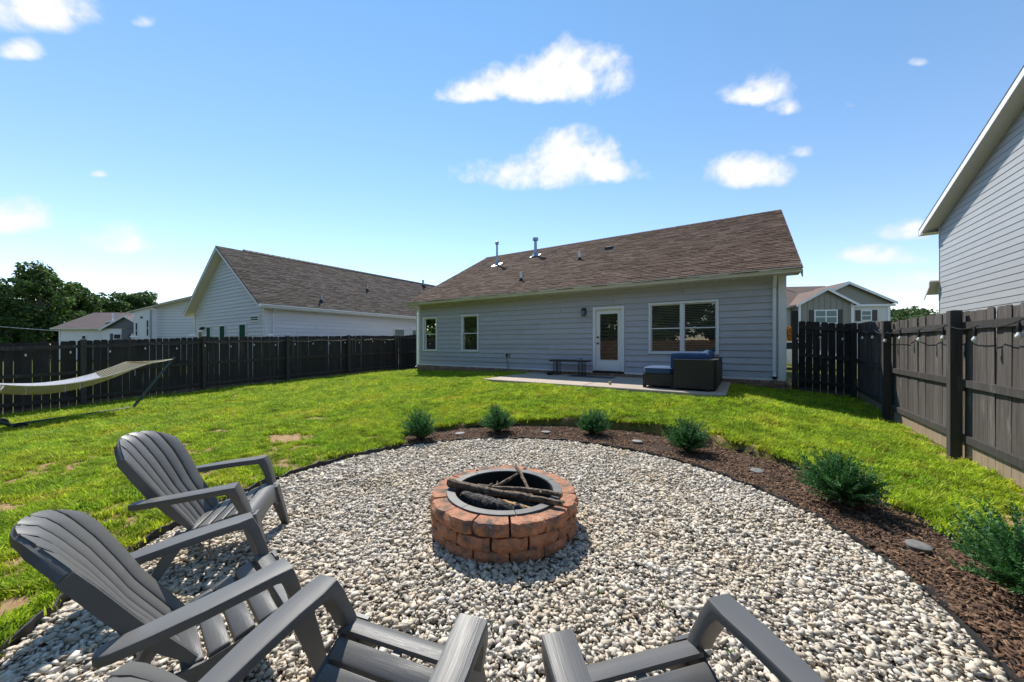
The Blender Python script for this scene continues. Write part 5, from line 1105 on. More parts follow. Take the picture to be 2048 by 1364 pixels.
# ------------------------------------------------------------------ fire pit
def fire_pit():
    cx, cy = PC; root = empty('fire_pit', (cx, cy, GZ)); tag(root, 'round rustic fire pit of rough terracotta blocks with dark steel ring', 'fire pit')
    def block(seed, dphi, r0, r1, h):
        """wedge of the ring with a chiselled outer face and worn top edge; about 90 faces"""
        rr = random.Random(seed); nx, nz = 6, 4; V = []; Fc = []
        g = .012; a0, a1 = -dphi / 2 + g, dphi / 2 - g
        def pt(r, a, z): return (r * math.cos(a), r * math.sin(a), z)
        hs = [0, .3, .68, 1]; grid = []
        for j, f in enumerate(hs):
            row = []
            for i in range(nx + 1):
                a = a0 + (a1 - a0) * i / nx; e = (.014 if j in (0, 3) else 0) + (.012 if i in (0, nx) else 0)
                row.append(len(V)); V.append(pt(r1 - e + rr.uniform(-.009, .008), a + (rr.uniform(-.004, .004) if 0 < i < nx else 0), f * h + (rr.uniform(-.006, .004) if j == 3 else rr.uniform(-.004, .004) if 0 < j else 0)))
            grid.append(row)
        top = []; bot = []
        for k, r in enumerate((r1 - .035, (r0 + r1) / 2 - .01, r0)):
            top.append([len(V) + i for i in range(nx + 1)]); V += [pt(r, a0 + (a1 - a0) * i / nx, h + (rr.uniform(-.002, .003) if k < 2 else 0)) for i in range(nx + 1)]
        bot = [len(V) + i for i in range(nx + 1)]; V += [pt(r0, a0 + (a1 - a0) * i / nx, 0) for i in range(nx + 1)]
        rows = grid + top + [bot, grid[0]]
        for ra, rb in zip(rows, rows[1:]):
            for i in range(nx): Fc.append((ra[i], ra[i + 1], rb[i + 1], rb[i]))
        for i in (0, nx): ring = [r[i] for r in grid + top] + [bot[i]]; Fc.append(tuple(ring if i == 0 else ring[::-1]))
        mb = MB(); mb.v = V; mb.f = [f[::-1] for f in Fc]; me = mb.mesh('block', 'pit_block'); bm = bmesh.new(); bm.from_mesh(me); bmesh.ops.recalc_face_normals(bm, faces=bm.faces); bm.to_mesh(me); bm.free(); return me
    nb = 14; dphi = 2 * math.pi / nb; hgt = .098; tops = GZ + .272
    for c in range(3):
        rr = random.Random(40 + c); ms = [block(100 * c + k, dphi, .462, .605 + (.006 if c == 2 else -.004), hgt - .003) for k in range(5)]
        for i in range(nb):
            o = link('block', ms[(i * 3 + rr.randint(0, 4)) % 5], root, loc=(0, 0, tops - GZ - hgt * (3 - c) + rr.uniform(-.001, .003)), rot=(rr.uniform(-.01, .01), rr.uniform(-.01, .01), i * dphi + (dphi / 2 if c % 2 else 0) + .21 + rr.uniform(-.012, .012)))
    ri = empty('steel_ring', (0, 0, tops - GZ)); ri.parent = root
    ns = 7
    for i in range(ns):
        a0, a1 = i * 2 * math.pi / ns + .006 + .1, (i + 1) * 2 * math.pi / ns - .006 + .1; rings = []
        for k in range(11):
            a = a0 + (a1 - a0) * k / 10; rings.append([(r * math.cos(a), r * math.sin(a), z) for r, z in ((.408, .004), (.412, .0125), (.478, .0125), (.482, .004), (.478, .0035), (.415, .0035))])
        build(MB().loft(rings), 'ring_segment', 'steel_ring', ri, True, world=False)
    build(MB().loft([[(r * math.cos(q), r * math.sin(q), z) for q in (2 * math.pi * k / 48 for k in range(48))] for r, z in ((.407, -.28), (.407, .003), (.415, .003), (.415, -.28))], cap=False), 'liner', 'soot', ri, True, world=False)
    build(MB().lathe([(.40, 0), (.3, .02), (.15, .05), (.02, .06)], (0, 0, .02), 24), 'ash', 'char', root, world=False)
    return tops
PT = fire_pit()
def log(label, p, q, r0, r1, m, bend=.03, seed=0, knots=2, endm=None):
    rr = random.Random(seed); p, q = Vector(p), Vector(q); n = 12; pts = []; rs = []
    side = (q - p).cross(Vector((0, 0, 1))).normalized()
    for k in range(n + 1):
        t = k / n; pts.append(p.lerp(q, t) + side * (bend * math.sin(t * 5 + seed) + rr.uniform(-.006, .006)) + Vector((0, 0, bend * .5 * math.sin(t * 4 + seed * 2)))); rs.append((r0 + (r1 - r0) * t) * rr.uniform(.9, 1.12))
    c = pts[n // 2]; u, v = W(-.065 + c.x, 3.04 + c.y); root = empty('log', (u, v, PT)); tag(root, label, 'log', 'firewood in the fire pit')
    T = lambda P: (W(-.065 + P.x, 3.04 + P.y) + (PT + P.z,))
    mb = MB().tube([T(a) for a in pts], rs, 9)
    mb.v = [tuple(Vector(a) + Vector((rr.uniform(-1, 1), rr.uniform(-1, 1), rr.uniform(-1, 1))) * r0 * .10) for a in mb.v]
    build(mb, 'bark', m, root, True)
    for k in range(knots):
        i = rr.randint(2, n - 2); a = pts[i]; d = (side * rr.choice((-1, 1)) + Vector((0, 0, rr.uniform(.2, .9))) + (q - p).normalized() * .5).normalized()
        build(MB().tube([T(a), T(a + d * r0 * 1.6), T(a + d * r0 * 2.6)], [r0 * .5, r0 * .38, r0 * .28], 7), 'branch_stub', m, root, True)
    for a, b, r in ((pts[0], pts[1], rs[0]), (pts[-1], pts[-2], rs[-1])):
        d = (a - b).normalized(); build(MB().tube([T(a), T(a + d * .003)], [r * .93, r * .9], 9), 'cut_end', 'fresh_wood', root)
log('long knotty branch resting across the steel ring of fire pit', (-.46, .03, .045), (.44, -.35, .035), .034, .022, 'bark', .025, 1, 3)
log('second long branch behind the knotty one across fire pit', (-.22, .10, .0), (.46, -.20, .032), .024, .018, 'bark', .02, 2, 2)
log('thin split stick leaning on the back of fire pit ring', (.10, .395, .06), (.24, -.02, -.05), .016, .013, 'bark', .008, 3, 0)
log('thick charred log lying low inside the fire pit', (-.36, .02, -.09), (.18, -.20, -.10), .066, .058, 'char', .012, 4, 2)
log('crooked forked branch behind the long branches in fire pit', (-.28, .06, -.02), (.12, .20, .03), .018, .012, 'bark', .04, 5, 2)
log('pale split firewood piece low in the fire pit', (-.05, -.08, -.07), (.26, -.26, -.075), .03, .026, 'fresh_wood', .006, 6, 0)

# ------------------------------------------------------------------ Adirondack chairs
def make_chair():
    root = empty('adirondack_chair')
    interp = lambda xs, ys, t: float(np.interp(t, xs, ys))
    PS = [0, .12, .26, .36, .5, .68, .85, .95, 1.0]; PY = [-.045, -.092, -.155, -.195, -.240, -.300, -.366, -.412, -.445]; PZs = [.262, .345, .445, .508, .598, .712, .818, .874, .888]
    PW = [.196, .205, .218, .238, .264, .284, .287, .280, .272]
    def surf(q, s):
        y, z, w = interp(PS, PY, s), interp(PS, PZs, s), interp(PS, PW, s)
        cur = .050 * (1 - .25 * s); return Vector((q * w, y + cur * q * q, z))
    def nrm(q, s):
        a = surf(q, min(s + .02, 1)) - surf(q, max(s - .02, 0)); b = surf(q + .02, s) - surf(q - .02, s); return b.cross(a).normalized()   # towards the sitter is -n? fixed below
    smax = lambda q: 1.0 - .19 * abs(q) ** 2.3
    NS = 6
    for i in range(NS):
        q0, q1 = -1 + 2 * i / NS + (.026 if i else 0), -1 + 2 * (i + 1) / NS - (.026 if i < NS - 1 else 0); rings = []; n = 16
        for k in range(n + 1):
            f = k / n; ring = []; th = .011
            qs = [q0, q0 + .02, (q0 + q1) / 2, q1 - .02, q1]
            front = []; back = []
            for j, q in enumerate(qs):
                s = f * smax(q); P = surf(q, s); N_ = nrm(q, s); N_ = N_ if N_.y > 0 else -N_
                e = .72 if j in (0, 4) else 1.0; tp = .55 if k == n else 1.0
                front.append(P + N_ * th * e * tp); back.append(P - N_ * th * e * tp)
            rings.append(front + back[::-1])
        build(MB().loft(rings), 'back_slat', 'resin', root, True, world=False)
    # bridges between slats at the lumbar crease, rim along both edges, cross rib behind
    br = MB()
    for i in range(1, NS):
        q = -1 + 2 * i / NS
        for s0, s1 in ((.30, .39), (0.0, .03), (.93, .985)):
            s1 = min(s1, smax(q) * .99); s0 = min(s0, s1 - .02)
            rings = []
            for s in (s0, s1):
                N_ = nrm(q, s); N_ = N_ if N_.y > 0 else -N_; rings.append([surf(q - .03, s) + N_ * .003, surf(q + .03, s) + N_ * .003, surf(q + .03, s) - N_ * .008, surf(q - .03, s) - N_ * .008])
            br.loft(rings)
    build(br, 'slat_bridges', 'resin', root, world=False)
    for sg in (-1, 1):
        rings = []
        for k in range(15):
            s = k / 14 * smax(1) * .995; P = surf(sg, s); N_ = nrm(sg * .98, s); N_ = N_ if N_.y > 0 else -N_; out = Vector((sg * .007, 0, 0)); dp = .042 * min(1, .35 + s * 3) * (1 - .45 * max(0, s - .6))
            rings.append([P + N_ * .008 - out * .6, P + N_ * .006 + out, P - N_ * dp + out, P - N_ * dp - out * .6])
        build(MB().loft(rings), 'back_rim', 'resin', root, True, world=False)
    rings = []
    for k in range(13):     # top lip
        q = -1 + 2 * k / 12; s = smax(q); P = surf(q, s); N_ = nrm(q, s); N_ = N_ if N_.y > 0 else -N_; up = (surf(q, s) - surf(q, s - .03)).normalized()
        rings.append([P + N_ * .004 - up * .004, P - N_ * .010 + up * .005, P - N_ * .034 - up * .004, P - N_ * .034 - up * .012, P - N_ * .012 - up * .012])
    build(MB().loft(rings), 'top_lip', 'resin', root, True, world=False)
    rings = [[surf(q, s) + Vector((0, dy, 0)) for s, dy in ((.40, -.012), (.40, -.05), (.33, -.05), (.33, -.012))] for q in (-.95, -.6, -.2, .2, .6, .95)]
    build(MB().loft(rings), 'back_rib', 'resin', root, world=False)
    # seat
    zs = lambda y: .268 + (y + .06) * .30 - .10 * max(0, (.12 - abs(y - .10))) * .6
    wx = lambda y: .208 + (y + .06) / .40 * .056
    ys = [-.050, .028, .108, .188, .268, .318]
    def seat_piece(name, y0, y1, rolls=None):
        rings = []
        for x in (-1, -.97, 0, .97, 1):
            e = .004 if abs(x) == 1 else 0; ring = []
            for y, dz in ((y0 + .002, -.036), (y0, -.004), (y0 + .005, 0), ((y0 + y1) / 2, .001), (y1 - .005, 0), (y1, -.004), (y1 - .002, -.036)): ring.append((x * wx(y), y, zs(y) + dz - e))
            rings.append(ring)
        return build(MB().loft(rings), name, 'resin', root, True, world=False)
    for a, b in zip(ys, ys[1:-1]): seat_piece('seat_slat', a, b - .013)
    # front roll and apron with arch
    prof = [(.272, .355), (.276, .371), (.300, .374), (.330, .368), (.354, .350), (.368, .322), (.372, .295), (.360, .295), (.350, .325), (.330, .348), (.300, .357)]
    build(MB().loft([[(x * (.262 + (.004 if abs(x) < 1 else 0)), y, z) for y, z in prof] for x in (-1, -.97, 0, .97, 1)]), 'front_roll', 'resin', root, True, world=False)
    build(MB().box(-.018, .018, .250, .276, .335, .3555), 'seat_bridge', 'resin', root, world=False)
    arch = [(-.262, .296), (.262, .296), (.262, .20), (.235, .20), (.21, .235), (.15, .258), (0, .266), (-.15, .258), (-.21, .235), (-.235, .20), (-.262, .20)]
    yf = lambda z: .372 + (.30 - z) * .14
    build(MB().prism(arch, lambda x, z: (x, yf(z) - .022, z), lambda x, z: (x, yf(z), z)), 'apron', 'resin', root, world=False)
    for sg in (-1, 1):
        # arm with its bent front support
        path = [(.318, -.262, .512, .040, .030), (.320, -.250, .513, .064, .036), (.325, -.225, .516, .078, .038), (.331, -.14, .524, .090, .038), (.333, 0.0, .536, .101, .038), (.327, .12, .545, .103, .038), (.318, .215, .551, .107, .040), (.315, .256, .552, .107, .064), (.309, .279, .500, .101, .052), (.303, .292, .46, .097, .046), (.292, .310, .405, .088, .046), (.285, .320, .36, .084, .046)]
        rings = []
        for k, (x, y, z, w, t) in enumerate(path):
            a = Vector(path[max(k - 1, 0)][:3]); b = Vector(path[min(k + 1, len(path) - 1)][:3]); T_ = (b - a).normalized(); X_ = Vector((1, 0, 0)); N_ = X_.cross(T_).normalized(); X_ = T_.cross(N_)
            rings.append([Vector((sg * (x + (X_ * p + N_ * q).x), y + (X_ * p + N_ * q).y, z + (X_ * p + N_ * q).z)) for p, q in rrect(w, t, .16, 2)])
        if sg < 0: rings = [r[::-1] for r in rings]
        build(MB().loft(rings), 'arm', 'resin', root, True, world=False)
        # front leg: angle section that tapers to the foot
        rings = []
        for f in (0, .3, .65, 1):
            x = .268 + .018 * f; y = .345 + .075 * f; z = .352 * (1 - f); wd = .10 - .045 * f; dp = .105 - .05 * f; t = .016
            L_ = [(x + .02, y + .03), (x + .02, y + .03 - dp), (x + .02 - t, y + .03 - dp), (x + .02 - t, y + .03 - t), (x + .02 - wd * .75, y + .03 - t), (x + .02 - wd * .75, y + .03)]
            rings.append([(sg * a, b, z) for a, b in (L_ if sg > 0 else L_[::-1])])
        build(MB().loft(rings), 'front_leg', 'resin', root, world=False)
        # side rail and rear leg
        rings = []
        for y, z, hgt in ((.345, .34, .085), (.2, .316, .062), (.05, .276, .056), (-.06, .248, .060)):
            x = wx(y) + .012; rings.append([(sg * (x + a), y, z + b) for a, b in ((.009, .012), (.009, -hgt), (-.012, -hgt), (-.012, .0))][::1 if sg > 0 else -1])
        build(MB().loft(rings), 'side_rail', 'resin', root, world=False)
        rings = []
        for f in (0, .35, .7, 1):
            x = .222 + .030 * f; y = -.035 - .150 * f; z = .275 * (1 - f); dp = .10 - .045 * f; wd = .045 - .008 * f; t = .014
            L_ = [(x + .012, y + dp / 2), (x + .012, y - dp / 2), (x + .012 - wd, y - dp / 2), (x + .012 - wd, y - dp / 2 + t), (x + .012 - t, y - dp / 2 + t), (x + .012 - t, y + dp / 2)]
            rings.append([(sg * a, b, z) for a, b in (L_ if sg > 0 else L_[::-1])])
        build(MB().loft(rings), 'rear_leg', 'resin', root, world=False)
    return root
chair = make_chair()
CH = [((-1.94, 2.657), (.943, .334), 'grey resin slatted lounge chair farthest from the camera, left of fire pit'), ((-1.197, 1.72), (.678, .735), 'grey resin slatted lounge chair lowest at left, between its back neighbour and the cropped chair'),
      ((-.422, 1.34), (.33, .944), 'grey resin lounge chair cropped by the bottom edge left of centre'), ((.446, 1.243), (-.26, .966), 'grey resin lounge chair cropped by the bottom edge right of centre')]
for i, ((X, Y), (fx, fy), lab) in enumerate(CH):
    o = chair if i == 0 else copy_tree(chair); n = math.hypot(fx, fy); fx /= n; fy /= n
    u, v = W(X - fx * .25, Y - fy * .25); fu, fv = CT * fx - ST * fy, ST * fx + CT * fy
    o.location = (u, v, GZ + .0); o.rotation_euler = (0, 0, math.atan2(fv, fu) - math.pi / 2); o.rotation_mode = 'ZXY' if False else 'XYZ'; o.rotation_euler[0] = R((0, 0, 4.6, 3.6)[i]); o.location.z -= (0, 0, .016, .012)[i]; tag(o, lab, 'chair', 'lounge chairs around the fire pit')

# ------------------------------------------------------------------ bed plants, discs, weeds
def juniper(name, label, X, Y, w, h, seed):
    w *= .80; rr_ = random.Random(seed); up_ = rr_.uniform(.6, 1.0); lop = rr_.uniform(0, 6.28)
    u, v = W(X, Y); root = empty(name, (u, v, GZ)); tag(root, label, 'shrub', 'dwarf evergreen shrubs in the mulch bed'); g = np.random.default_rng(seed); V = []; Fq = []
    st = MB(); nb = 320
    for k in range(nb):
        az = g.uniform(0, 6.28); t = g.uniform(0, 1) ** up_; el = R(14 + 72 * t); L_ = (.60 + .40 * g.uniform()) * (1 + .16 * math.cos(az - lop)) * (w * .54 * math.cos(el) + h * 1.02 * math.sin(el)); d = Vector((math.cos(az) * math.cos(el), math.sin(az) * math.cos(el), math.sin(el)))
        base = Vector((0, 0, .05)); side = d.cross(Vector((g.normal(), g.normal(), g.normal()))).normalized(); up2 = d.cross(side); droop = Vector((0, 0, -.10 * L_))
        if k % 6 == 0: st.tube([base - Vector((0, 0, .06)), base + d * L_ * .5, base + d * L_ * .85 + droop * .6], [.008, .005, .002], 5)
        n = 21
        for j in range(n):
            f = .28 + .72 * j / n; P = base + d * L_ * f + droop * f * f
            for s in (-1, 1):
                sp = (d * g.uniform(.45, 1.0) + side * s * g.uniform(.35, .95) + up2 * g.normal(0, .45)).normalized(); l = w * .072 * (1.25 - .6 * f) * g.uniform(.6, 1.3); wv = 1.35 * sp.cross(up2 + Vector((g.normal(0, .5), g.normal(0, .5), g.normal(0, .5)))).normalized() * l * .16
                o = len(V); V += [P - wv * .5, P + sp * l * .5 - wv, P + sp * l, P + sp * l * .5 + wv]; Fq.append((o, o + 1, o + 2, o + 3))
    link('foliage', big_mesh('foliage', np.array([tuple(p) for p in V]), np.array(Fq), 'juniper'), root); build(st, 'stem', 'trunk', root, world=False)
for i, (X, Y, w, h, lab) in enumerate(((-1.43, 5.68, .50, .40, 'evergreen shrub at the left end of the mulch bed'), (-.22, 6.12, .50, .40, 'evergreen shrub second from the left end of mulch bed, straight behind fire pit'), (1.33, 5.98, .50, .38, 'evergreen shrub third from the left end of mulch bed, below the patio sofa'),
        (2.45, 5.02, .54, .40, 'evergreen shrub fourth from the left end, where mulch bed bends toward viewer'), (3.09, 3.36, .60, .46, 'large bushy evergreen shrub in mulch bed below the right fence'), (3.02, 2.06, .58, .46, 'evergreen shrub nearest the viewer, cut by the right picture edge'))): juniper('evergreen_shrub', lab, X, Y, w, h, 60 + i)
for X, Y, lab in ((-.86, 5.95, 'small pale disc in mulch between first and second shrubs'), (.57, 6.05, 'small pale disc in mulch between second and third shrubs'), (1.9, 5.47, 'flat grey disc in mulch between third and fourth shrubs'), (2.86, 4.2, 'flat grey disc in mulch between fourth and fifth shrubs'), (2.98, 2.64, 'flat grey disc in mulch between the two nearest shrubs')):
    u, v = W(X, Y); mb = MB(); a0 = random.uniform(0, 6); rr = random.Random(int(X * 90))
    rings = [[(r * (1 + .06 * math.sin(3 * q + a0)) * math.cos(q), r * (.86 + .05 * math.sin(2 * q + a0)) * math.sin(q), z) for q in (2 * math.pi * k / 24 for k in range(24))] for r, z in ((.072, -.02), (.078, .0), (.078, .010), (.072, .014), (.03, .0145))]
    o = build(mb.loft(rings), 'ground_disc', 'disc', smooth=True); o.location = (u, v, GZ + .018); o.rotation_euler = (rr.uniform(-.05, .05), rr.uniform(-.05, .05), rr.uniform(0, 3)); tag(o, lab, 'disc', 'flat discs set in the mulch')
for i, (px, py, lab) in enumerate(((1197, 1190, 'small green weed in gravel right of the fire pit'), (1325, 1218, 'tiny green weed in gravel above the right cropped chair'), (1460, 1310, 'tiny green weed in gravel beside the right cropped chair arm'), (968, 1127, 'tiny green weed at the foot of the fire pit blocks'))):
    t = (CAMZ - GZ) * F / (py - 688); u, v = W((px - 1024) / F * t, t); mb = MB(); g = random.Random(i)
    for k in range(7): a = g.uniform(0, 6.28); d = Vector((math.cos(a), math.sin(a), 0)); s = Vector((-d.y, d.x, 0)) * .004; h = g.uniform(.015, .045); mb.add([-s, s, d * .012 + s * .8 + Vector((0, 0, h * .6)), d * .012 - s * .8 + Vector((0, 0, h * .6)), d * .022 + Vector((0, 0, h))], [(0, 1, 2, 3), (3, 2, 4)])
    o = build(mb, 'weed', 'weed_leaf'); o.location = (u, v, GZ + .01); tag(o, lab, 'weed', 'weeds in the gravel')

# ------------------------------------------------------------------ patio furniture
def cushion_mesh(x0, x1, y0, y1, z0, z1, puff=.02, b=.03):
    """pillow-like box: rounded outline, swollen faces"""
    cx, cy, cz = (x0 + x1) / 2, (y0 + y1) / 2, (z0 + z1) / 2; ax, ay, az = (x1 - x0) / 2, (y1 - y0) / 2, (z1 - z0) / 2; rings = []; n = 28
    for k in range(11):
        f = -1 + 2 * k / 10; e = (1 - abs(f) ** 6) ** .5 if abs(f) < 1 else .0; ins = (1 - e) * min(b, min(ax, ay) * .6)
        ring = []
        for i in range(n):
            q = 2 * math.pi * i / n; c, s = math.cos(q), math.sin(q); p = 7; den = (abs(c) ** p + abs(s) ** p) ** (1 / p); X, Y = c / den, s / den
            ring.append((cx + X * (ax - ins), cy + Y * (ay - ins), cz + f * az))
        rings.append(ring)
    mb = MB().loft(rings, cap=False); o = len(mb.v)
    for ring, zz, rev in ((rings[0], z0 - puff * .3, True), (rings[-1], z1 + puff, False)):
        mid = [((p[0] - cx) * .6 + cx, (p[1] - cy) * .6 + cy, zz) for p in ring]; c0 = len(mb.v); base = 0 if rev else (len(rings) - 1) * n; mb.v += mid + [(cx, cy, zz + (0 if rev else puff * .2))]
        for i in range(n):
            j = (i + 1) % n; q = (base + i, base + j, c0 + j, c0 + i); mb.f.append(q[::-1] if rev else q); t = (c0 + i, c0 + j, c0 + n); mb.f.append(t[::-1] if rev else t)
    return mb
def sofa():
    r = empty('sectional_sofa', (-.9, 8.8, PZ)); tag(r, 'dark wicker corner sofa with navy blue cushions on the patio', 'sofa'); z = PZ
    def wick(name, *b):
        mb = MB()
        for q in b: mb.box(*q)
        return build(mb, name, 'wicker', r)
    feet = lambda u0, u1, v0, v1: [(a, a + .07, c, c + .07, z + .001, z + .07) for a in (u0, u1 - .07) for c in (v0, v1 - .07)]
    # chaise end (no back), corner run with its back to the lawn, then the run beside the patio edge
    wick('chaise_base', (-2.02, -1.36, 8.80, 9.50, z + .06, z + .33), *feet(-2.02, -1.36, 8.80, 9.50))
    wick('seat_base', (-1.34, -.66, 8.86, 9.52, z + .06, z + .33), *feet(-1.34, -.66, 8.86, 9.52))
    wick('back_panel', (-1.34, -.56, 8.70, 8.855, z + .05, z + .68), (-1.34, -1.27, 8.71, 8.78, z + .001, z + .05), (-.70, -.63, 8.71, 8.78, z + .001, z + .05))
    for k, (v0, v1) in enumerate(((8.70, 9.52), (9.53, 10.22), (10.23, 10.92))):
        wick('seat_base', (-1.22, -.66, max(v0, 9.53), v1, z + .06, z + .33)) if k else None
        wick('side_panel', (-.655, -.50, v0 + (.16 if k == 0 else 0), v1, z + .05, z + .68), (-.60, -.53, v0 + .2, v0 + .27, z + .001, z + .05), (-.60, -.53, v1 - .1, v1 - .03, z + .001, z + .05))
    wick('arm_panel', (-1.22, -.5, 10.93, 11.05, z + .04, z + .55))
    def cush(name, *a, **k): return build(cushion_mesh(*a, **k), name, 'cushion', r, True)
    cush('chaise_cushion', -2.03, -1.35, 8.79, 9.51, z + .335, z + .475); cush('seat_cushion', -1.335, -.67, 8.98, 9.52, z + .335, z + .465)
    for v0, v1 in ((9.535, 10.22), (10.235, 10.92)): cush('seat_cushion', -1.23, -.80, v0, v1, z + .335, z + .465)
    b = cush('back_cushion', -1.44, -.70, 8.86, 9.03, z + .42, z + .83, b=.035, puff=.012)
    for v0, v1 in ((9.05, 9.55), (9.56, 10.2), (10.22, 10.9)): cush('back_cushion', -.86, -.665, v0, v1, z + .46, z + .82 + .03 * (v0 > 9.5), b=.045, puff=.02)
sofa()
def bench():
    r = empty('slim_bench', (-4.85, 10.95, PZ)); tag(r, 'low black metal bench with rod legs against the house wall', 'bench'); z = PZ; u0, u1, v0, v1 = -5.54, -4.15, 10.78, 11.16
    pl = [(u0, v0 + .06), (u0 + .08, v0), (u1 - .08, v0), (u1, v0 + .06), (u1, v1 - .06), (u1 - .08, v1), (u0 + .08, v1), (u0, v1 - .06)]
    build(MB().prism(pl, lambda x, y: (x, y, z + .445), lambda x, y: (x, y, z + .49)), 'bench_top', 'black_metal', r)
    for uc in (-5.29, -4.41):
        for k in range(4):
            x = uc - .075 + .05 * k
            for y in (v0 + .07, v1 - .07): build(MB().tube([(x, y, z + .012), (x, y, z + .447)], .012, 6), 'leg_rod', 'black_metal', r)
        build(MB().box(uc - .10, uc + .10, v0 + .05, v1 - .05, z + .001, z + .014), 'foot_plate', 'black_metal', r)
bench()
mb = MB(); mb.lathe([(.05, 0), (.105, .02), (.12, .07), (.10, .12), (.085, .125), (.08, .06), (.02, .05)], (0, 0, 0), 20); o = build(mb, 'round_pot', 'black_metal', smooth=True); o.location = (-5.40, 10.66, PZ + .002); tag(o, 'small round black pot under left end of the bench', 'pot')
mb = MB().lathe([(.035, 0), (.04, .005), (.04, .09), (.036, .09), (.033, .01)], (0, 0, 0), 14); o = build(mb, 'drinking_glass', 'glass', smooth=True); o.location = (-4.45, 10.97, PZ + .4905); tag(o, 'clear drinking glass standing on the black bench', 'glass')
o = build(MB().box(-.7, .7, -.24, .24, 0, .010), 'door_mat', 'rug'); o.location = (-4.0, 10.72, PZ + .001); tag(o, 'flat dark grey doormat in front of the back door', 'doormat')
bm = bmesh.new(); bmesh.ops.create_icosphere(bm, subdivisions=3, radius=.042); me = bpy.data.meshes.new('tennis_ball'); bm.to_mesh(me); bm.free(); me.materials.append(MATS['ball']); me.polygons.foreach_set('use_smooth', [True] * len(me.polygons))
for v_ in me.vertices:                                   # seam groove
    q = math.atan2(v_.co.y, v_.co.x); e = math.asin(max(-1, min(1, v_.co.z / .042)))
    if abs(e - .55 * math.sin(2 * q)) < .09: v_.co *= .965
o = link('play_ball', me, loc=(-2.85, 8.95, PZ + .042)); tag(o, 'small tan ball near the front edge of the patio', 'ball')

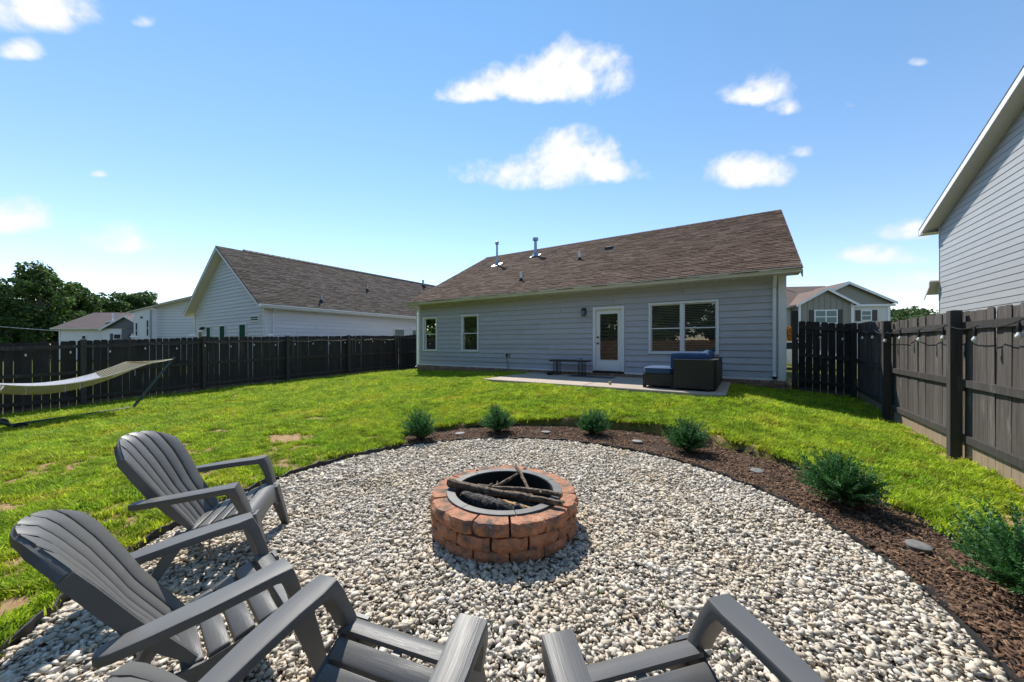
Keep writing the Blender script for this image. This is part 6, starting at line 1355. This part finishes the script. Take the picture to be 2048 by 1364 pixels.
# ------------------------------------------------------------------ hammock on its stand
def hammock():
    A = Vector((*W(-9.3, 8.83), 0)); B = Vector((*W(-10.0, 7.18), 0))     # the two feet of the base bar
    d = (A - B).normalized(); n = Vector((-d.y, d.x, 0)); zA, zB = gz(A.x, A.y), gz(B.x, B.y)
    st = empty('hammock_stand', (*((A + B) / 2).xy, (zA + zB) / 2)); tag(st, 'dark steel hammock stand on the lawn by the left fence', 'hammock stand')
    a = Vector((A.x, A.y, zA + .06)); b = Vector((B.x, B.y, zB + .06)); ta = a + d * .82 + Vector((0, 0, 1.22)); tb = b - d * 1.75 + Vector((0, 0, 1.25))
    build(MB().tube([b, a], .028, 10), 'base_bar', 'stand_steel', st, True)
    for p, t in ((a, ta), (b, tb)):
        arm = build(MB().tube([p - (t - p) * .02, p + (t - p) * .06, p + (t - p) * .55, t], [.032, .032, .028, .026], 10), 'arm', 'stand_steel', st, True)
        c = p + (t - p) * .985; build(MB().tube([c, c + Vector((0, 0, -.05)) - (t - p).normalized() * .02], .009, 6), 'hook', 'black_metal', arm)
    for p, z in ((a, zA), (b, zB)): build(MB().tube([p + n * .55 - Vector((0, 0, .03)), p - n * .55 - Vector((0, 0, .03))], .026, 10), 'foot_bar', 'stand_steel', st, True)
    for s in (-.52, .52):
        c = b + n * s; rings = [[c + (d * math.cos(q) + Vector((0, 0, 1)) * math.sin(q)) * r + n * o for q in (2 * math.pi * k / 20 for k in range(20))] for r, o in ((.04, -.03), (.085, -.035), (.10, -.02), (.10, .02), (.085, .035), (.04, .03))]
        w = build(MB().loft(rings), 'wheel', 'rubber', st, True); build(MB().tube([c - n * .045, c + n * .045], .016, 10), 'hub', 'galvanised', w)
    h = empty('hammock', (*((A + B) / 2).xy, .3)); tag(h, 'cream rope hammock with pale pad slung from the steel stand', 'hammock')
    W2 = .60
    def P(t, s):                                          # t along 0..1 (B end to A end), s across -1..1
        e = tb.lerp(ta, .16 + .68 * t); sag = .66 * (1 - (2 * t - 1) ** 2 * .92) + .06; m_ = 1 - (2 * t - 1) ** 2; return e + n * s * W2 * (1 - .30 * m_) + Vector((0, 0, -sag + .19 * s * s * m_ ** .7 + .03 * m_))
    nt, ns = 40, 26; net = MB()
    for j in range(ns + 1): net.tube([P(i / nt, -1 + 2 * j / ns) for i in range(nt + 1)], .0075, 4)
    for i in range(0, nt * 2 + 1): net.tube([P(i / nt / 2, -1 + 2 * j / 8) for j in range(9)], .0065, 4)
    build(net, 'rope_net', 'hammock_rope', h)['kind'] = 'stuff'
    for t in (0, 1): build(MB().tube([P(t, -1.08), P(t, 0), P(t, 1.08)], .017, 8), 'spreader_bar', 'fresh_wood', h, True)
    for s in (-1, 1): build(MB().tube([P(i / nt, s * 1.01) for i in range(nt + 1)], .014, 6), 'edge_rope', 'hammock_rope', h, True)
    for t, e in ((0, tb), (1, ta)):
        fan = MB()
        for j in range(13): fan.tube([P(t, -1 + j / 6), P(t, -1 + j / 6).lerp(e - Vector((0, 0, .05)), .5) - Vector((0, 0, .012)), e - Vector((0, 0, .05))], .004, 4)
        build(fan, 'suspension_cords', 'hammock_rope', h)['kind'] = 'stuff'
    def pad(t0, t1, name):
        rings = []
        for i in range(15):
            t = t0 + (t1 - t0) * i / 14; pr = []
            th = .055 * max(.12, math.sin(math.pi * i / 14)) ** .5
            for j in range(11): s = -.98 + 1.96 * j / 10; pr.append(P(t, s) + Vector((0, 0, .012 + th * (1 - abs(s) ** 4 * .8) + .008 * math.sin(9 * t + 5 * s))))
            for j in range(10, -1, -1): s = -.98 + 1.96 * j / 10; pr.append(P(t, s) + Vector((0, 0, .010)))
            rings.append(pr)
        build(MB().loft(rings), name, 'hammock_pad', h, True)
    pad(.30, .80, 'pad'); pad(.36, .52, 'pillow')
    ti = MB()
    for t in (.38, .55, .62, .9):
        p = P(t, 1.02); ti.tube([p, p + Vector((.01, .01, -.09)), p + Vector((.03, 0, -.17))], .005, 4)
        p = P(t, -1.02); ti.tube([p, p + Vector((.01, .01, -.09)), p + Vector((.03, 0, -.17))], .005, 4)
    build(ti, 'tie_cords', 'hammock_pad', h)['kind'] = 'stuff'
hammock()
